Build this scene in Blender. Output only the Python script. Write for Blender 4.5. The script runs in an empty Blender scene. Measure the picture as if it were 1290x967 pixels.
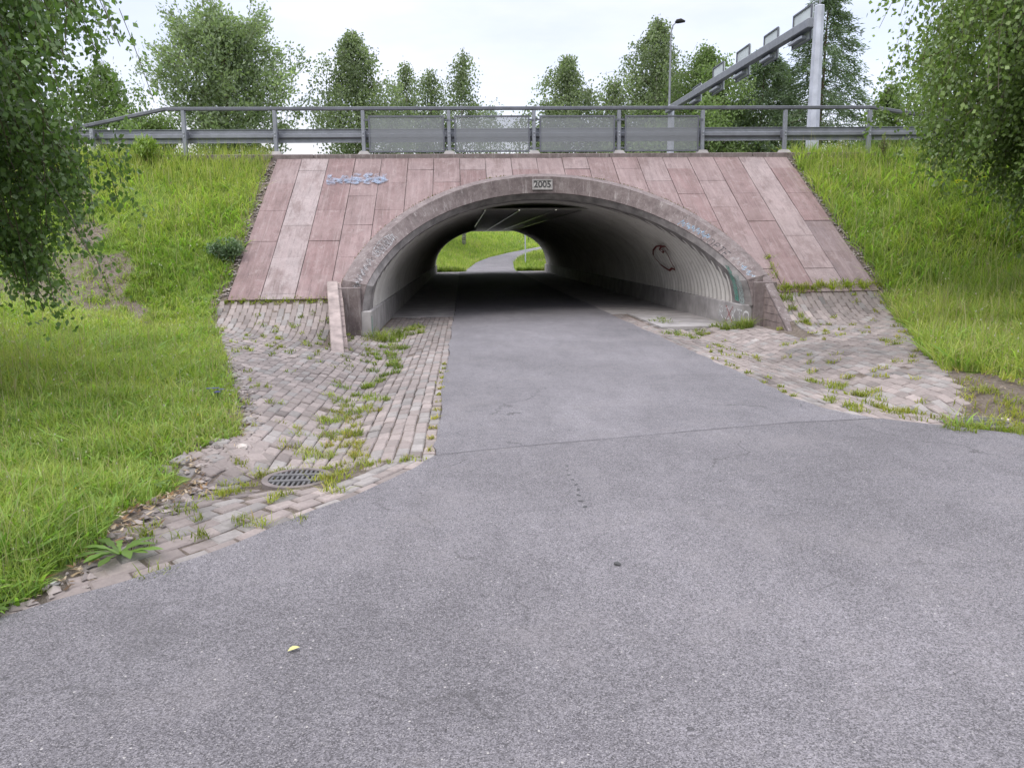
import bpy, math, random
import numpy as np
from mathutils import Matrix, Vector

# ------------------------------------------------------------------ camera, sky, sun, exposure
S = bpy.context.scene
COL = S.collection
CAM = np.array([-1.8047, -14.3412, 1.65])
YAW, PITCH, ROLL, FPX, PW, PH = .0604, .1768, .0113, 970., 1290., 967.
_f = np.array([math.sin(YAW)*math.cos(PITCH), math.cos(YAW)*math.cos(PITCH), -math.sin(PITCH)])
_r = np.array([math.cos(YAW), -math.sin(YAW), 0.])
_u = np.cross(_r, _f)
CR, CU, CF = _r*math.cos(ROLL)-_u*math.sin(ROLL), _u*math.cos(ROLL)+_r*math.sin(ROLL), _f
cam_d = bpy.data.cameras.new('camera')
cam = bpy.data.objects.new('camera', cam_d); COL.objects.link(cam)
cam_d.sensor_width = 36.0; cam_d.lens = 36.0*FPX/PW
cam_d.clip_start = .05; cam_d.clip_end = 3000
cam.matrix_world = Matrix(((CR[0], CU[0], -CF[0], CAM[0]), (CR[1], CU[1], -CF[1], CAM[1]),
                           (CR[2], CU[2], -CF[2], CAM[2]), (0, 0, 0, 1)))
S.camera = cam

SUN_EL, SUN_AZ = math.radians(48), math.radians(215)     # azimuth from +Y clockwise: behind the camera, to the left
SKY_LOW, SKY_HIGH, SUN_W = .74, 2.9, 1.2
w = bpy.data.worlds.new('World'); S.world = w; w.use_nodes = True
nt = w.node_tree; nt.nodes.clear()
def WN(t, **k):
    n = nt.nodes.new(t)
    for a, b in k.items(): setattr(n, a, b)
    return n
wo = WN('ShaderNodeOutputWorld'); addn = WN('ShaderNodeAddShader')
sky = WN('ShaderNodeTexSky', sky_type='NISHITA', sun_disc=False)
sky.sun_elevation = SUN_EL; sky.sun_rotation = SUN_AZ; sky.air_density = 1.0; sky.dust_density = 2.0
b1 = WN('ShaderNodeBackground'); b1.inputs['Strength'].default_value = .05
b2 = WN('ShaderNodeBackground'); b2.inputs['Strength'].default_value = 1.0
tc = WN('ShaderNodeTexCoord'); sep = WN('ShaderNodeSeparateXYZ')
ramp = WN('ShaderNodeValToRGB')
e = ramp.color_ramp.elements
e[0].position = 0.0; e[0].color = (.55*SKY_LOW, .57*SKY_LOW, .55*SKY_LOW, 1)
e[1].position = .5; e[1].color = (SKY_LOW*1.06, SKY_LOW*.95, SKY_LOW*.88, 1)
for p_, c_ in ((.555, (SKY_LOW*1.02, SKY_LOW*.965, SKY_LOW*.97, 1)), (.585, (SKY_LOW*.96, SKY_LOW*.965, SKY_LOW*1.06, 1)), (.66, (SKY_LOW*.97, SKY_LOW*.965, SKY_LOW*1.05, 1)),
               (.85, (SKY_HIGH*.8, SKY_HIGH*.79, SKY_HIGH*.8, 1)), (1.0, (SKY_HIGH, SKY_HIGH*.985, SKY_HIGH*.99, 1))):
    el = e.new(p_); el.color = c_
mp = WN('ShaderNodeMapRange'); mp.inputs[1].default_value = -1; mp.inputs[2].default_value = 1
nz = WN('ShaderNodeTexNoise'); nz.inputs['Scale'].default_value = 3.2; nz.inputs['Detail'].default_value = 7
mpg = WN('ShaderNodeMapping'); mpg.inputs['Scale'].default_value = (1, 1, 3.2)
cr2 = WN('ShaderNodeMapRange'); cr2.inputs[1].default_value = .32; cr2.inputs[2].default_value = .68
cr2.inputs[3].default_value = .9; cr2.inputs[4].default_value = 1.06
mul = WN('ShaderNodeVectorMath', operation='SCALE')
L = nt.links.new
L(tc.outputs['Generated'], sep.inputs[0]); L(sep.outputs[2], mp.inputs[0]); L(mp.outputs[0], ramp.inputs[0])
L(tc.outputs['Generated'], mpg.inputs[0]); L(mpg.outputs[0], nz.inputs['Vector']); L(nz.outputs[0], cr2.inputs[0])
mxs = WN('ShaderNodeMix', data_type='RGBA', blend_type='MULTIPLY'); mxs.inputs[0].default_value = 1.0
nz2 = WN('ShaderNodeTexNoise'); nz2.inputs['Scale'].default_value = 2.1; nz2.inputs['Detail'].default_value = 6; nz2.inputs['Roughness'].default_value = .6
rp2 = WN('ShaderNodeValToRGB'); rp2.color_ramp.elements[0].position = .40; rp2.color_ramp.elements[0].color = (.90, .935, 1.04, 1)
rp2.color_ramp.elements[1].position = .62; rp2.color_ramp.elements[1].color = (1.06, 1.04, 1.05, 1)
L(mpg.outputs[0], nz2.inputs['Vector']); L(nz2.outputs[0], rp2.inputs[0]); L(ramp.outputs[0], mxs.inputs[6]); L(rp2.outputs[0], mxs.inputs[7])
L(mxs.outputs[2], mul.inputs[0]); L(cr2.outputs[0], mul.inputs['Scale']); L(mul.outputs[0], b2.inputs['Color'])
L(sky.outputs[0], b1.inputs['Color']); L(b1.outputs[0], addn.inputs[0]); L(b2.outputs[0], addn.inputs[1]); L(addn.outputs[0], wo.inputs[0])
sd = bpy.data.lights.new('sun', 'SUN'); sd.energy = SUN_W; sd.angle = math.radians(24); sd.color = (1, .95, .88)
so = bpy.data.objects.new('sun', sd); COL.objects.link(so)
to_sun = Vector((math.sin(SUN_AZ)*math.cos(SUN_EL), math.cos(SUN_AZ)*math.cos(SUN_EL), math.sin(SUN_EL)))
so.rotation_euler = to_sun.to_track_quat('Z', 'Y').to_euler()
S.view_settings.view_transform = 'Standard'; S.view_settings.look = 'None'
S.view_settings.exposure = 0.25; S.view_settings.gamma = 1.0; S.view_settings.use_curve_mapping = False
S.cycles.max_bounces = 8; S.cycles.diffuse_bounces = 4; S.cycles.transparent_max_bounces = 12

RNG = np.random.default_rng(7)
random.seed(7)

# ------------------------------------------------------------------ helpers
def link(o, parent=None, label=None, cat=None, group=None, kind=None):
    COL.objects.link(o)
    if parent is not None: o.parent = parent
    if label: o['label'] = label
    if cat: o['category'] = cat
    if group: o['group'] = group
    if kind: o['kind'] = kind
    return o
def thing(name, label, cat, loc=(0, 0, 0), rz=0, group=None):
    o = bpy.data.objects.new(name, None); o.location = loc; o.rotation_euler = (0, 0, rz)
    o.empty_display_size = .2
    return link(o, None, label, cat, group)
def npmesh(name, V, Fs, mats, col=None, smooth=False, mi=None, fattr=None):
    """V Nx3, Fs list of int arrays (each M x k)"""
    me = bpy.data.meshes.new(name)
    V = np.asarray(V, np.float32)
    me.vertices.add(len(V)); me.vertices.foreach_set('co', V.ravel())
    Fs = [np.asarray(f, np.int32) for f in Fs if len(f)]
    nl = sum(f.size for f in Fs); nf = sum(len(f) for f in Fs)
    me.loops.add(nl); me.polygons.add(nf)
    me.loops.foreach_set('vertex_index', np.concatenate([f.ravel() for f in Fs]))
    tot = np.concatenate([np.full(len(f), f.shape[1], np.int32) for f in Fs])
    st = np.concatenate([[0], np.cumsum(tot)[:-1]]).astype(np.int32)
    me.polygons.foreach_set('loop_start', st)
    try: me.polygons.foreach_set('loop_total', tot)
    except Exception: pass
    me.polygons.foreach_set('use_smooth', np.full(nf, bool(smooth)))
    for m in (mats if isinstance(mats, (list, tuple)) else [mats]): me.materials.append(m)
    if mi is not None: me.polygons.foreach_set('material_index', np.asarray(mi, np.int32))
    me.update(calc_edges=True)
    if col is not None:
        c4 = np.ones((len(V), 4), np.float32); c4[:, :3] = col
        a = me.attributes.new('tint', 'FLOAT_COLOR', 'POINT'); a.data.foreach_set('color', c4.ravel())
    if fattr:
        for k_, arr in fattr.items():
            a = me.attributes.new(k_, 'FLOAT', 'POINT'); a.data.foreach_set('value', np.asarray(arr, np.float32))
    me.validate()
    return me
def npobj(name, V, Fs, mats, parent=None, label=None, cat=None, group=None, kind=None, **k):
    return link(bpy.data.objects.new(name, npmesh(name, V, Fs, mats, **k)), parent, label, cat, group, kind)

class MB:
    """collects simple solids into one mesh"""
    def __init__(s): s.v = []; s.f = {3: [], 4: []}; s.n = 0; s.extra = []
    def add(s, V, F):
        V = np.asarray(V, float); s.v.append(V)
        for f in F:
            f = [i+s.n for i in f]
            if len(f) in s.f: s.f[len(f)].append(f)
            else: s.extra.append(f)
        s.n += len(V); return s
    def box(s, c, d, R=None, taper=1.0, bev=0.0):
        x, y, z = np.array(d)/2.
        if bev > 0:
            b = min(bev, x*.45, y*.45, z*.45); V = []
            # chamfered box: 24 verts
            idx = {}
            for sx in (-1, 1):
                for sy in (-1, 1):
                    for sz in (-1, 1):
                        for ax in range(3):
                            p = [sx*(x-b), sy*(y-b), sz*(z-b)]; p[ax] = (sx*x, sy*y, sz*z)[ax]
                            idx[(sx, sy, sz, ax)] = len(V); V.append(p)
            F = []
            for ax in range(3):
                o = [i for i in range(3) if i != ax]
                for sg in (-1, 1):
                    q = []
                    for (a, b_) in ((-1, -1), (1, -1), (1, 1), (-1, 1)):
                        k = [0, 0, 0]; k[ax] = sg; k[o[0]] = a; k[o[1]] = b_
                        q.append(idx[(*k, ax)])
                    F.append(q if (sg == 1) == (ax != 1) else q[::-1])
            for ax in range(3):
                o = [i for i in range(3) if i != ax]
                for a in (-1, 1):
                    for b_ in (-1, 1):
                        def g(t, face):
                            k = [0, 0, 0]; k[ax] = t; k[o[0]] = a; k[o[1]] = b_; return idx[(*k, face)]
                        F.append([g(-1, o[0]), g(1, o[0]), g(1, o[1]), g(-1, o[1])])
            for sx in (-1, 1):
                for sy in (-1, 1):
                    for sz in (-1, 1):
                        F.append([idx[(sx, sy, sz, i)] for i in range(3)])
            V = np.array(V)
        else:
            V = np.array([[sx*x*(taper if sz > 0 else 1), sy*y*(taper if sz > 0 else 1), sz*z] for sz in (-1, 1) for sx, sy in ((-1, -1), (1, -1), (1, 1), (-1, 1))])
            F = [[3, 2, 1, 0], [4, 5, 6, 7], [0, 1, 5, 4], [1, 2, 6, 5], [2, 3, 7, 6], [3, 0, 4, 7]]
        if R is not None: V = V@np.asarray(R).T
        return s.add(V+np.array(c), F)
    def bar(s, p, q, w_, h_, up=(0, 0, 1), bev=0.0):
        p, q = np.array(p, float), np.array(q, float); d = q-p; Ln = np.linalg.norm(d); y = d/Ln
        x = np.cross(y, up); x /= np.linalg.norm(x); z = np.cross(x, y)
        return s.box((p+q)/2, (w_, Ln, h_), np.stack([x, y, z], 1), bev=bev)
    def tube(s, P, r, n=8, cap=True):
        P = np.asarray(P, float); m = len(P); r = np.broadcast_to(np.asarray(r, float), (m,))
        T = np.gradient(P, axis=0); T /= np.linalg.norm(T, axis=1)[:, None]+1e-9
        ref = np.array([0, 0, 1.]) if abs(T[:, 2]).mean() < .8 else np.array([1., 0, 0])
        A = np.cross(T, ref); A /= np.linalg.norm(A, axis=1)[:, None]+1e-9; B = np.cross(T, A)
        a = np.linspace(0, 2*np.pi, n, endpoint=False)
        V = (P[:, None]+r[:, None, None]*(A[:, None]*np.cos(a)[None, :, None]+B[:, None]*np.sin(a)[None, :, None])).reshape(-1, 3)
        F = [[i*n+j, i*n+(j+1) % n, (i+1)*n+(j+1) % n, (i+1)*n+j] for i in range(m-1) for j in range(n)]
        if cap: F += [list(range(n))[::-1], [(m-1)*n+j for j in range(n)]]
        return s.add(V, F)
    def build(s, name, mat, parent=None, smooth=False, **k):
        me = bpy.data.meshes.new(name)
        V = np.concatenate(s.v)
        me.from_pydata(V.tolist(), [], s.f[3]+s.f[4]+s.extra)
        me.materials.append(mat)
        me.polygons.foreach_set('use_smooth', np.full(len(me.polygons), bool(smooth)))
        me.update()
        import bmesh
        bm = bmesh.new(); bm.from_mesh(me); bmesh.ops.recalc_face_normals(bm, faces=bm.faces); bm.to_mesh(me); bm.free()
        return link(bpy.data.objects.new(name, me), parent, **k)

def vnoise(x, y, sc, seed=0):
    x = np.asarray(x, float)*sc+seed*17.13; y = np.asarray(y, float)*sc+seed*7.77
    xi, yi = np.floor(x).astype(np.int64), np.floor(y).astype(np.int64); fx, fy = x-xi, y-yi
    fx = fx*fx*(3-2*fx); fy = fy*fy*(3-2*fy)
    def h(a, b):
        n = (a*374761393+b*668265263+seed*974711) & 0x7fffffff
        n = ((n ^ (n >> 13))*1274126177) & 0x7fffffff
        return ((n ^ (n >> 16)) & 0xffff)/65535.
    return (h(xi, yi)*(1-fx)+h(xi+1, yi)*fx)*(1-fy)+(h(xi, yi+1)*(1-fx)+h(xi+1, yi+1)*fx)*fy
def smst(x, a, b):
    t = np.clip((np.asarray(x, float)-a)/(b-a), 0, 1); return t*t*(3-2*t)
def project(P):
    d = np.asarray(P, float)-CAM; z = d@CF; z = np.where(z < .05, .05, z)
    return PW/2+FPX*(d@CR)/z, PH/2-FPX*(d@CU)/z, d@CF
def inpoly(x, y, poly):
    x = np.asarray(x, float); y = np.asarray(y, float); r = np.zeros(x.shape, bool); n = len(poly)
    for i in range(n):
        (x1, y1), (x2, y2) = poly[i], poly[(i+1) % n]
        if y1 == y2: continue
        c = ((y1 > y) != (y2 > y)) & (x < (x2-x1)*(y-y1)/(y2-y1)+x1)
        r ^= c
    return r
def dseg(x, y, pl, closed=False):
    x = np.asarray(x, float); y = np.asarray(y, float); best = np.full(x.shape, 1e9)
    n = len(pl)
    for i in range(n if closed else n-1):
        (x1, y1), (x2, y2) = pl[i], pl[(i+1) % n]
        dx, dy = x2-x1, y2-y1; L2 = dx*dx+dy*dy+1e-12
        t = np.clip(((x-x1)*dx+(y-y1)*dy)/L2, 0, 1)
        best = np.minimum(best, np.hypot(x-x1-t*dx, y-y1-t*dy))
    return best

# ------------------------------------------------------------------ materials
def newmat(name):
    m = bpy.data.materials.new(name); m.use_nodes = True
    t = m.node_tree; b = t.nodes['Principled BSDF']
    return m, t, b
class NB:
    def __init__(s, t): s.t = t
    def n(s, typ, ins=None, **k):
        nd = s.t.nodes.new(typ)
        for a, b in k.items(): setattr(nd, a, b)
        for a, b in (ins or {}).items():
            if hasattr(b, 'node') or isinstance(b, bpy.types.NodeSocket): s.t.links.new(b, nd.inputs[a])
            else: nd.inputs[a].default_value = b
        return nd
    def noise(s, vec, scale, detail=4, rough=.55):
        return s.n('ShaderNodeTexNoise', {'Vector': vec, 'Scale': scale, 'Detail': detail, 'Roughness': rough}).outputs[0]
    def ramp(s, fac, stops):
        r = s.n('ShaderNodeValToRGB', {'Fac': fac}); e = r.color_ramp.elements
        e[0].position, e[0].color = stops[0][0], (*stops[0][1], 1)
        e[1].position, e[1].color = stops[1][0], (*stops[1][1], 1)
        for p, c in stops[2:]:
            q = e.new(p); q.color = (*c, 1)
        return r.outputs[0]
    def mapr(s, v, a, b, c, d):
        return s.n('ShaderNodeMapRange', {0: v, 1: a, 2: b, 3: c, 4: d}).outputs[0]
    def mix(s, f, a, b, mode='MIX'):
        m = s.n('ShaderNodeMix', data_type='RGBA', blend_type=mode)
        for sock, v in ((m.inputs[0], f), (m.inputs[6], a), (m.inputs[7], b)):
            if isinstance(v, bpy.types.NodeSocket): s.t.links.new(v, sock)
            elif isinstance(v, (int, float)): sock.default_value = v
            else: sock.default_value = (*v, 1)
        return m.outputs[2]
    def math(s, op, a, b=0.0):
        m = s.n('ShaderNodeMath', operation=op)
        for i, v in enumerate((a, b)):
            if isinstance(v, bpy.types.NodeSocket): s.t.links.new(v, m.inputs[i])
            else: m.inputs[i].default_value = v
        return m.outputs[0]
    def pos(s): return s.n('ShaderNodeNewGeometry').outputs['Position']
    def bump(s, h, b, strength=.3, dist=.01):
        n = s.n('ShaderNodeBump', {'Height': h, 'Strength': strength, 'Distance': dist})
        s.t.links.new(n.outputs[0], b.inputs['Normal'])
    def scale(s, v, xyz):
        return s.n('ShaderNodeMapping', {'Vector': v, 'Scale': xyz}).outputs[0]

def simple(name, col, rough=.6, metal=0., var=.15, scale=6., bump=.0):
    m, t, b = newmat(name); N = NB(t); p = N.pos()
    f = N.noise(p, scale, 6)
    c = N.ramp(f, [(.3, tuple(x*(1-var) for x in col)), (.7, tuple(x*(1+var) for x in col))])
    t.links.new(c, b.inputs['Base Color']); b.inputs['Roughness'].default_value = rough; b.inputs['Metallic'].default_value = metal
    if bump: N.bump(N.noise(p, scale*8, 4), b, bump, .01)
    return m
def leafmat(name, trans=.35, rough=.5, spec=.4):
    m, t, b = newmat(name); N = NB(t)
    a = N.n('ShaderNodeAttribute', attribute_name='tint').outputs['Color']
    t.links.new(a, b.inputs['Base Color']); b.inputs['Roughness'].default_value = rough
    b.inputs['Specular IOR Level'].default_value = spec
    tr = N.n('ShaderNodeBsdfTranslucent')
    tc_ = N.mix(1.0, a, (1.0, 1.15, .55), 'MULTIPLY'); t.links.new(tc_, tr.inputs[0])
    ms = N.n('ShaderNodeMixShader', {0: trans}); t.links.new(b.outputs[0], ms.inputs[1]); t.links.new(tr.outputs[0], ms.inputs[2])
    t.links.new(ms.outputs[0], t.nodes['Material Output'].inputs[0])
    return m

def asphalt_mat(name, base, seed, joint=False):
    m, t, b = newmat(name); N = NB(t); p = N.pos()
    pp = N.n('ShaderNodeVectorMath', {0: p, 1: (seed, seed*2, 0)}, operation='ADD').outputs[0]
    fine = N.n('ShaderNodeTexVoronoi', {'Vector': pp, 'Scale': 215.}, feature='F1')
    g = N.mapr(N.n('ShaderNodeSeparateColor', {0: fine.outputs['Color']}).outputs[0], 0, 1, .45, 1.55)
    fine2 = N.noise(pp, 70, 3, .7); g2 = N.mapr(fine2, .25, .75, .72, 1.28)
    big = N.mapr(N.noise(pp, .55, 5), .3, .7, .80, 1.16)
    mid = N.mapr(N.noise(N.scale(pp, (1.6, .5, 1)), 2.3, 6, .65), .3, .7, .88, 1.12)
    worn = N.mapr(N.noise(pp, 9, 5, .7), .3, .7, .92, 1.09)
    k = N.math('MULTIPLY', N.math('MULTIPLY', N.math('MULTIPLY', g, g2), N.math('MULTIPLY', big, mid)), worn)
    c = N.mix(1.0, base, N.n('ShaderNodeCombineColor', {0: k, 1: k, 2: k}).outputs[0], 'MULTIPLY')
    # sparse pale chips
    chips = N.n('ShaderNodeTexVoronoi', {'Vector': pp, 'Scale': 34.}, feature='F1')
    cs = N.n('ShaderNodeSeparateColor', {0: chips.outputs['Color']})
    cm = N.math('MULTIPLY', N.math('LESS_THAN', chips.outputs['Distance'], .16), N.math('GREATER_THAN', cs.outputs[0], .90))
    c = N.mix(N.math('MULTIPLY', cm, .75), c, (.42, .40, .38))
    gr = N.n('ShaderNodeTexVoronoi', {'Vector': pp, 'Scale': 120.}, feature='F1'); gs = N.n('ShaderNodeSeparateColor', {0: gr.outputs['Color']})
    c = N.mix(N.math('MULTIPLY', N.math('MULTIPLY', N.math('LESS_THAN', gr.outputs['Distance'], .38), N.math('GREATER_THAN', gs.outputs[0], .72)), .55), c, (.30, .285, .285))
    c = N.mix(N.math('MULTIPLY', N.math('MULTIPLY', N.math('LESS_THAN', gr.outputs['Distance'], .42), N.math('LESS_THAN', gs.outputs[0], .22)), .5), c, (.045, .042, .045))
    # dark spots and hairline cracks
    sp = N.n('ShaderNodeTexVoronoi', {'Vector': pp, 'Scale': 4.2}, feature='F1')
    ss = N.n('ShaderNodeSeparateColor', {0: sp.outputs['Color']})
    sm = N.math('MULTIPLY', N.math('LESS_THAN', sp.outputs['Distance'], .06), N.math('GREATER_THAN', ss.outputs[1], .8))
    c = N.mix(N.math('MULTIPLY', sm, .55), c, (.03, .03, .032))
    # oily streaks running along the direction of travel
    st = N.noise(N.scale(pp, (.5, 3.0, 1)), 1.6, 7, .7)
    c = N.mix(N.mapr(st, .58, .72, 0, .28), c, tuple(x*.5 for x in base))
    dust = N.noise(pp, 1.1, 6, .75)
    c = N.mix(N.mapr(dust, .52, .74, 0, .42), c, (.168, .155, .155))
    ck = N.n('ShaderNodeTexVoronoi', {'Vector': N.n('ShaderNodeVectorMath', {0: pp, 1: N.n('ShaderNodeVectorMath', {0: N.n('ShaderNodeTexNoise', {'Vector': pp, 'Scale': 1.7, 'Detail': 5.}).outputs['Color'], 1: (.9, .9, 0)}, operation='MULTIPLY').outputs[0]}, operation='ADD').outputs[0], 'Scale': .33}, feature='DISTANCE_TO_EDGE')
    ckm = N.math('MULTIPLY', N.mapr(ck.outputs['Distance'], .0008, .0032, 1, 0), N.mapr(N.noise(pp, .7, 3), .5, .62, 0, .6))
    c = N.mix(ckm, c, (.04, .038, .038))
    oil = N.noise(pp, .95, 4, .5); c = N.mix(N.mapr(oil, .66, .76, 0, .35), c, (.05, .048, .05))
    t.links.new(c, b.inputs['Base Color'])
    b.inputs['Roughness'].default_value = .82; b.inputs['Specular IOR Level'].default_value = .35
    h = N.math('ADD', N.math('MULTIPLY', fine.outputs['Distance'], 1.0), N.math('MULTIPLY', fine2, .6))
    N.bump(h, b, .75, .006)
    return m

def tint_concrete(name, rough=.85, streak=False, lichen=0., bumpv=.25):
    m, t, b = newmat(name); N = NB(t); p = N.pos()
    a = N.n('ShaderNodeAttribute', attribute_name='tint').outputs['Color']
    k = N.math('MULTIPLY', N.mapr(N.noise(p, 2.6, 6, .65), .28, .72, .82, 1.18), N.mapr(N.noise(p, 38, 4, .7), .25, .75, .84, 1.16))
    c = N.mix(1.0, a, N.n('ShaderNodeCombineColor', {0: k, 1: k, 2: k}).outputs[0], 'MULTIPLY')
    if streak:
        s_ = N.noise(N.scale(p, (2.6, .3, .3)), 2.2, 7, .7)
        c = N.mix(N.mapr(s_, .48, .62, 0, .30), c, (.27, .21, .205))
        d_ = N.noise(N.scale(p, (1.6, .7, .7)), 1.7, 8, .75)
        c = N.mix(N.mapr(d_, .48, .62, 0, .6), c, (.11, .072, .066))
        w_ = N.noise(p, 5.5, 8, .82)
        c = N.mix(N.mapr(w_, .55, .65, 0, .45), c, (.31, .26, .25))
        v_ = N.noise(N.scale(p, (14., .55, .55)), 1.4, 6, .75); c = N.mix(N.mapr(v_, .52, .62, 0, .3), c, (.29, .235, .225))
        k_ = N.noise(N.scale(p, (9., .8, .8)), 2.3, 6, .8); c = N.mix(N.mapr(k_, .54, .63, 0, .5), c, (.075, .052, .05))
        g_ = N.noise(p, 26, 6, .8); c = N.mix(N.mapr(g_, .55, .64, 0, .4), c, (.09, .065, .06))
        q_ = N.noise(p, 1.1, 7, .7)
        c = N.mix(N.mapr(q_, .5, .62, 0, .25), c, (.22, .165, .158))
    if lichen:
        w_ = N.noise(p, 11, 6, .8); c = N.mix(N.mapr(w_, .60, .70, 0, lichen), c, (.37, .35, .32))
        w2 = N.noise(p, 4.0, 6, .7); c = N.mix(N.mapr(w2, .55, .7, 0, lichen), c, (.09, .085, .07))
    t.links.new(c, b.inputs['Base Color']); b.inputs['Roughness'].default_value = rough
    N.bump(N.noise(p, 55, 5, .7), b, bumpv, .008)
    return m

M = {}
M['asphalt'] = asphalt_mat('asphalt', (.150, .143, .153), 3.1)
M['asphalt_new'] = asphalt_mat('asphalt_crossing', (.140, .133, .142), 41.7)
M['road'] = simple('road_asphalt', (.06, .06, .062), .85, 0, .2, 3., .3)
M['slab'] = tint_concrete('slab_concrete', .85, True)
M['paver'] = tint_concrete('paver_concrete', .9, False, .5)
M['concrete'] = simple('grey_concrete', (.27, .255, .25), .85, 0, .3, 2.2, .35)
M['galv'] = simple('galvanised_steel', (.19, .20, .225), .5, .35, .15, 5.)
M['galv_dark'] = simple('weathered_galvanised_steel', (.11, .115, .135), .5, .35, .2, 4.)
M['galv_light'] = simple('pale_galvanised_steel', (.36, .38, .43), .45, .25, .2, 2.5)
M['sign_back'] = simple('sign_back_grey', (.40, .44, .45), .45, .1, .08, 2.)
M['iron'] = simple('cast_iron', (.10, .098, .10), .6, .3, .3, 12., .2)
M['black'] = simple('dark_void', (.012, .012, .012), .9, 0, .2, 5.)
M['bark'] = simple('brown_bark', (.09, .065, .045), .9, 0, .4, 9., .6)
M['strip'] = simple('bright_joint_strip', (.8, .8, .8), .22, 1.0, .05, 3.)
M['leaf'] = leafmat('leaf_foliage', .38, .42, .5)
M['far_leaf'] = leafmat('far_foliage', .5, .6, .3)
M['blade'] = leafmat('grass_blades', .48, .5, .35)
M['litter'] = leafmat('dry_litter', .1, .9, .1)

def birch_bark():
    m, t, b = newmat('birch_bark'); N = NB(t); p = N.pos()
    f = N.noise(N.scale(p, (1, 1, 5)), 3.5, 6, .7)
    c = N.ramp(f, [(.42, (.05, .045, .04)), (.54, (.55, .53, .5)), (.8, (.68, .66, .63))])
    t.links.new(c, b.inputs['Base Color']); b.inputs['Roughness'].default_value = .75
    return m
M['birch'] = birch_bark()

def ring_mat():
    m, t, b = newmat('stained_collar_concrete'); N = NB(t); p = N.pos()
    f = N.noise(p, 5, 7, .75)
    c = N.ramp(f, [(.3, (.085, .066, .064)), (.5, (.135, .108, .105)), (.7, (.185, .16, .153))])
    s_ = N.noise(N.scale(p, (9., 9., .8)), 1.6, 6, .8)
    c = N.mix(N.mapr(s_, .55, .68, 0, .7), c, (.34, .31, .30))
    w_ = N.noise(p, 26, 5, .8); c = N.mix(N.mapr(w_, .6, .7, 0, .6), c, (.42, .40, .38))
    d_ = N.noise(p, 3, 6, .7); c = N.mix(N.mapr(d_, .55, .7, 0, .5), c, (.05, .04, .038))
    t.links.new(c, b.inputs['Base Color']); b.inputs['Roughness'].default_value = .9
    N.bump(N.noise(p, 40, 5, .7), b, .35, .01)
    return m
M['ring'] = ring_mat(); M['soffit'] = simple('soffit_concrete', (.19, .175, .17), .9, 0, .45, 4., .4)
def lining_mat():
    m, t, b = newmat('painted_corrugated_steel'); N = NB(t); p = N.pos()
    f = N.noise(p, 1.4, 6, .65)
    c = N.ramp(f, [(.3, (.40, .38, .355)), (.6, (.53, .51, .48)), (.8, (.58, .56, .53))])
    s_ = N.noise(N.scale(p, (.6, 7, .6)), 1.5, 6, .7); c = N.mix(N.mapr(s_, .55, .75, 0, .45), c, (.2, .185, .17))
    r_ = N.noise(p, 6, 7, .8); c = N.mix(N.mapr(r_, .58, .68, 0, .5), c, (.14, .10, .08))
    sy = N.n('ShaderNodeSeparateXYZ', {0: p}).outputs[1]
    vl = N.math('SINE', N.math('MULTIPLY', sy, 2*math.pi/.27))      # shade between the ribs, painted into the colour as dark stripes
    valley_shade = N.math('MULTIPLY', N.mapr(vl, -.2, .7, 0, 1), N.mapr(N.noise(p, 1.9, 5, .7), .3, .6, .6, .95))
    c = N.mix(valley_shade, c, (.10, .092, .085))
    sm_ = N.math('LESS_THAN', N.math('FRACT', N.math('MULTIPLY', sy, .37)), .012); c = N.mix(N.math('MULTIPLY', sm_, .7), c, (.09, .08, .07))
    t.links.new(c, b.inputs['Base Color']); b.inputs['Roughness'].default_value = .5
    return m
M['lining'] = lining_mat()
def soil_mat():
    m, t, b = newmat('soil_and_turf'); N = NB(t); p = N.pos()
    a = N.n('ShaderNodeAttribute', attribute_name='bare').outputs['Fac']
    f = N.noise(p, 4, 7, .7)
    turf = N.ramp(f, [(.3, (.075, .115, .022)), (.55, (.13, .19, .036)), (.8, (.19, .22, .06))])
    fb = N.noise(p, 14, 6, .8)
    soil = N.ramp(fb, [(.3, (.06, .048, .038)), (.5, (.14, .115, .095)), (.68, (.20, .175, .15)), (.8, (.27, .245, .22))])
    e_ = N.math('ADD', a, N.mapr(N.noise(p, 6, 5, .7), .3, .7, -.22, .22))
    c = N.mix(N.mapr(e_, .35, .6, 0, 1), turf, soil)
    t.links.new(c, b.inputs['Base Color']); b.inputs['Roughness'].default_value = .95; b.inputs['Specular IOR Level'].default_value = .15
    N.bump(N.noise(p, 22, 6, .8), b, .9, .03)
    return m
M['soil'] = soil_mat()
def flat(name, col, rough=.8, wear=.5, scale=24):
    m, t, b = newmat(name); N = NB(t); p = N.pos()
    f = N.noise(p, 45, 5, .8)
    c = N.ramp(f, [(.35, tuple(x*.7 for x in col)), (.6, tuple(min(1, x*1.1) for x in col))])
    t.links.new(c, b.inputs['Base Color']); b.inputs['Roughness'].default_value = rough
    hole = N.mapr(N.noise(p, scale, 6, .8), wear-.12, wear+.12, 0, 1)
    tr = N.n('ShaderNodeBsdfTransparent'); ms = N.n('ShaderNodeMixShader', {0: hole})
    t.links.new(b.outputs[0], ms.inputs[1]); t.links.new(tr.outputs[0], ms.inputs[2]); t.links.new(ms.outputs[0], t.nodes['Material Output'].inputs[0])
    return m
M['p_blue'] = flat('pale_blue_paint', (.22, .34, .46), .85, .48); M['p_white'] = flat('white_spray_paint', (.40, .40, .41), .85, .46)
M['p_black'] = flat('black_spray_paint', (.05, .045, .05)); M['p_teal'] = flat('teal_paint', (.05, .30, .22))
M['p_red'] = flat('dark_red_spray_paint', (.13, .018, .016), .7, .72); M['p_red2'] = flat('red_spray_paint', (.35, .05, .05))
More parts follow.
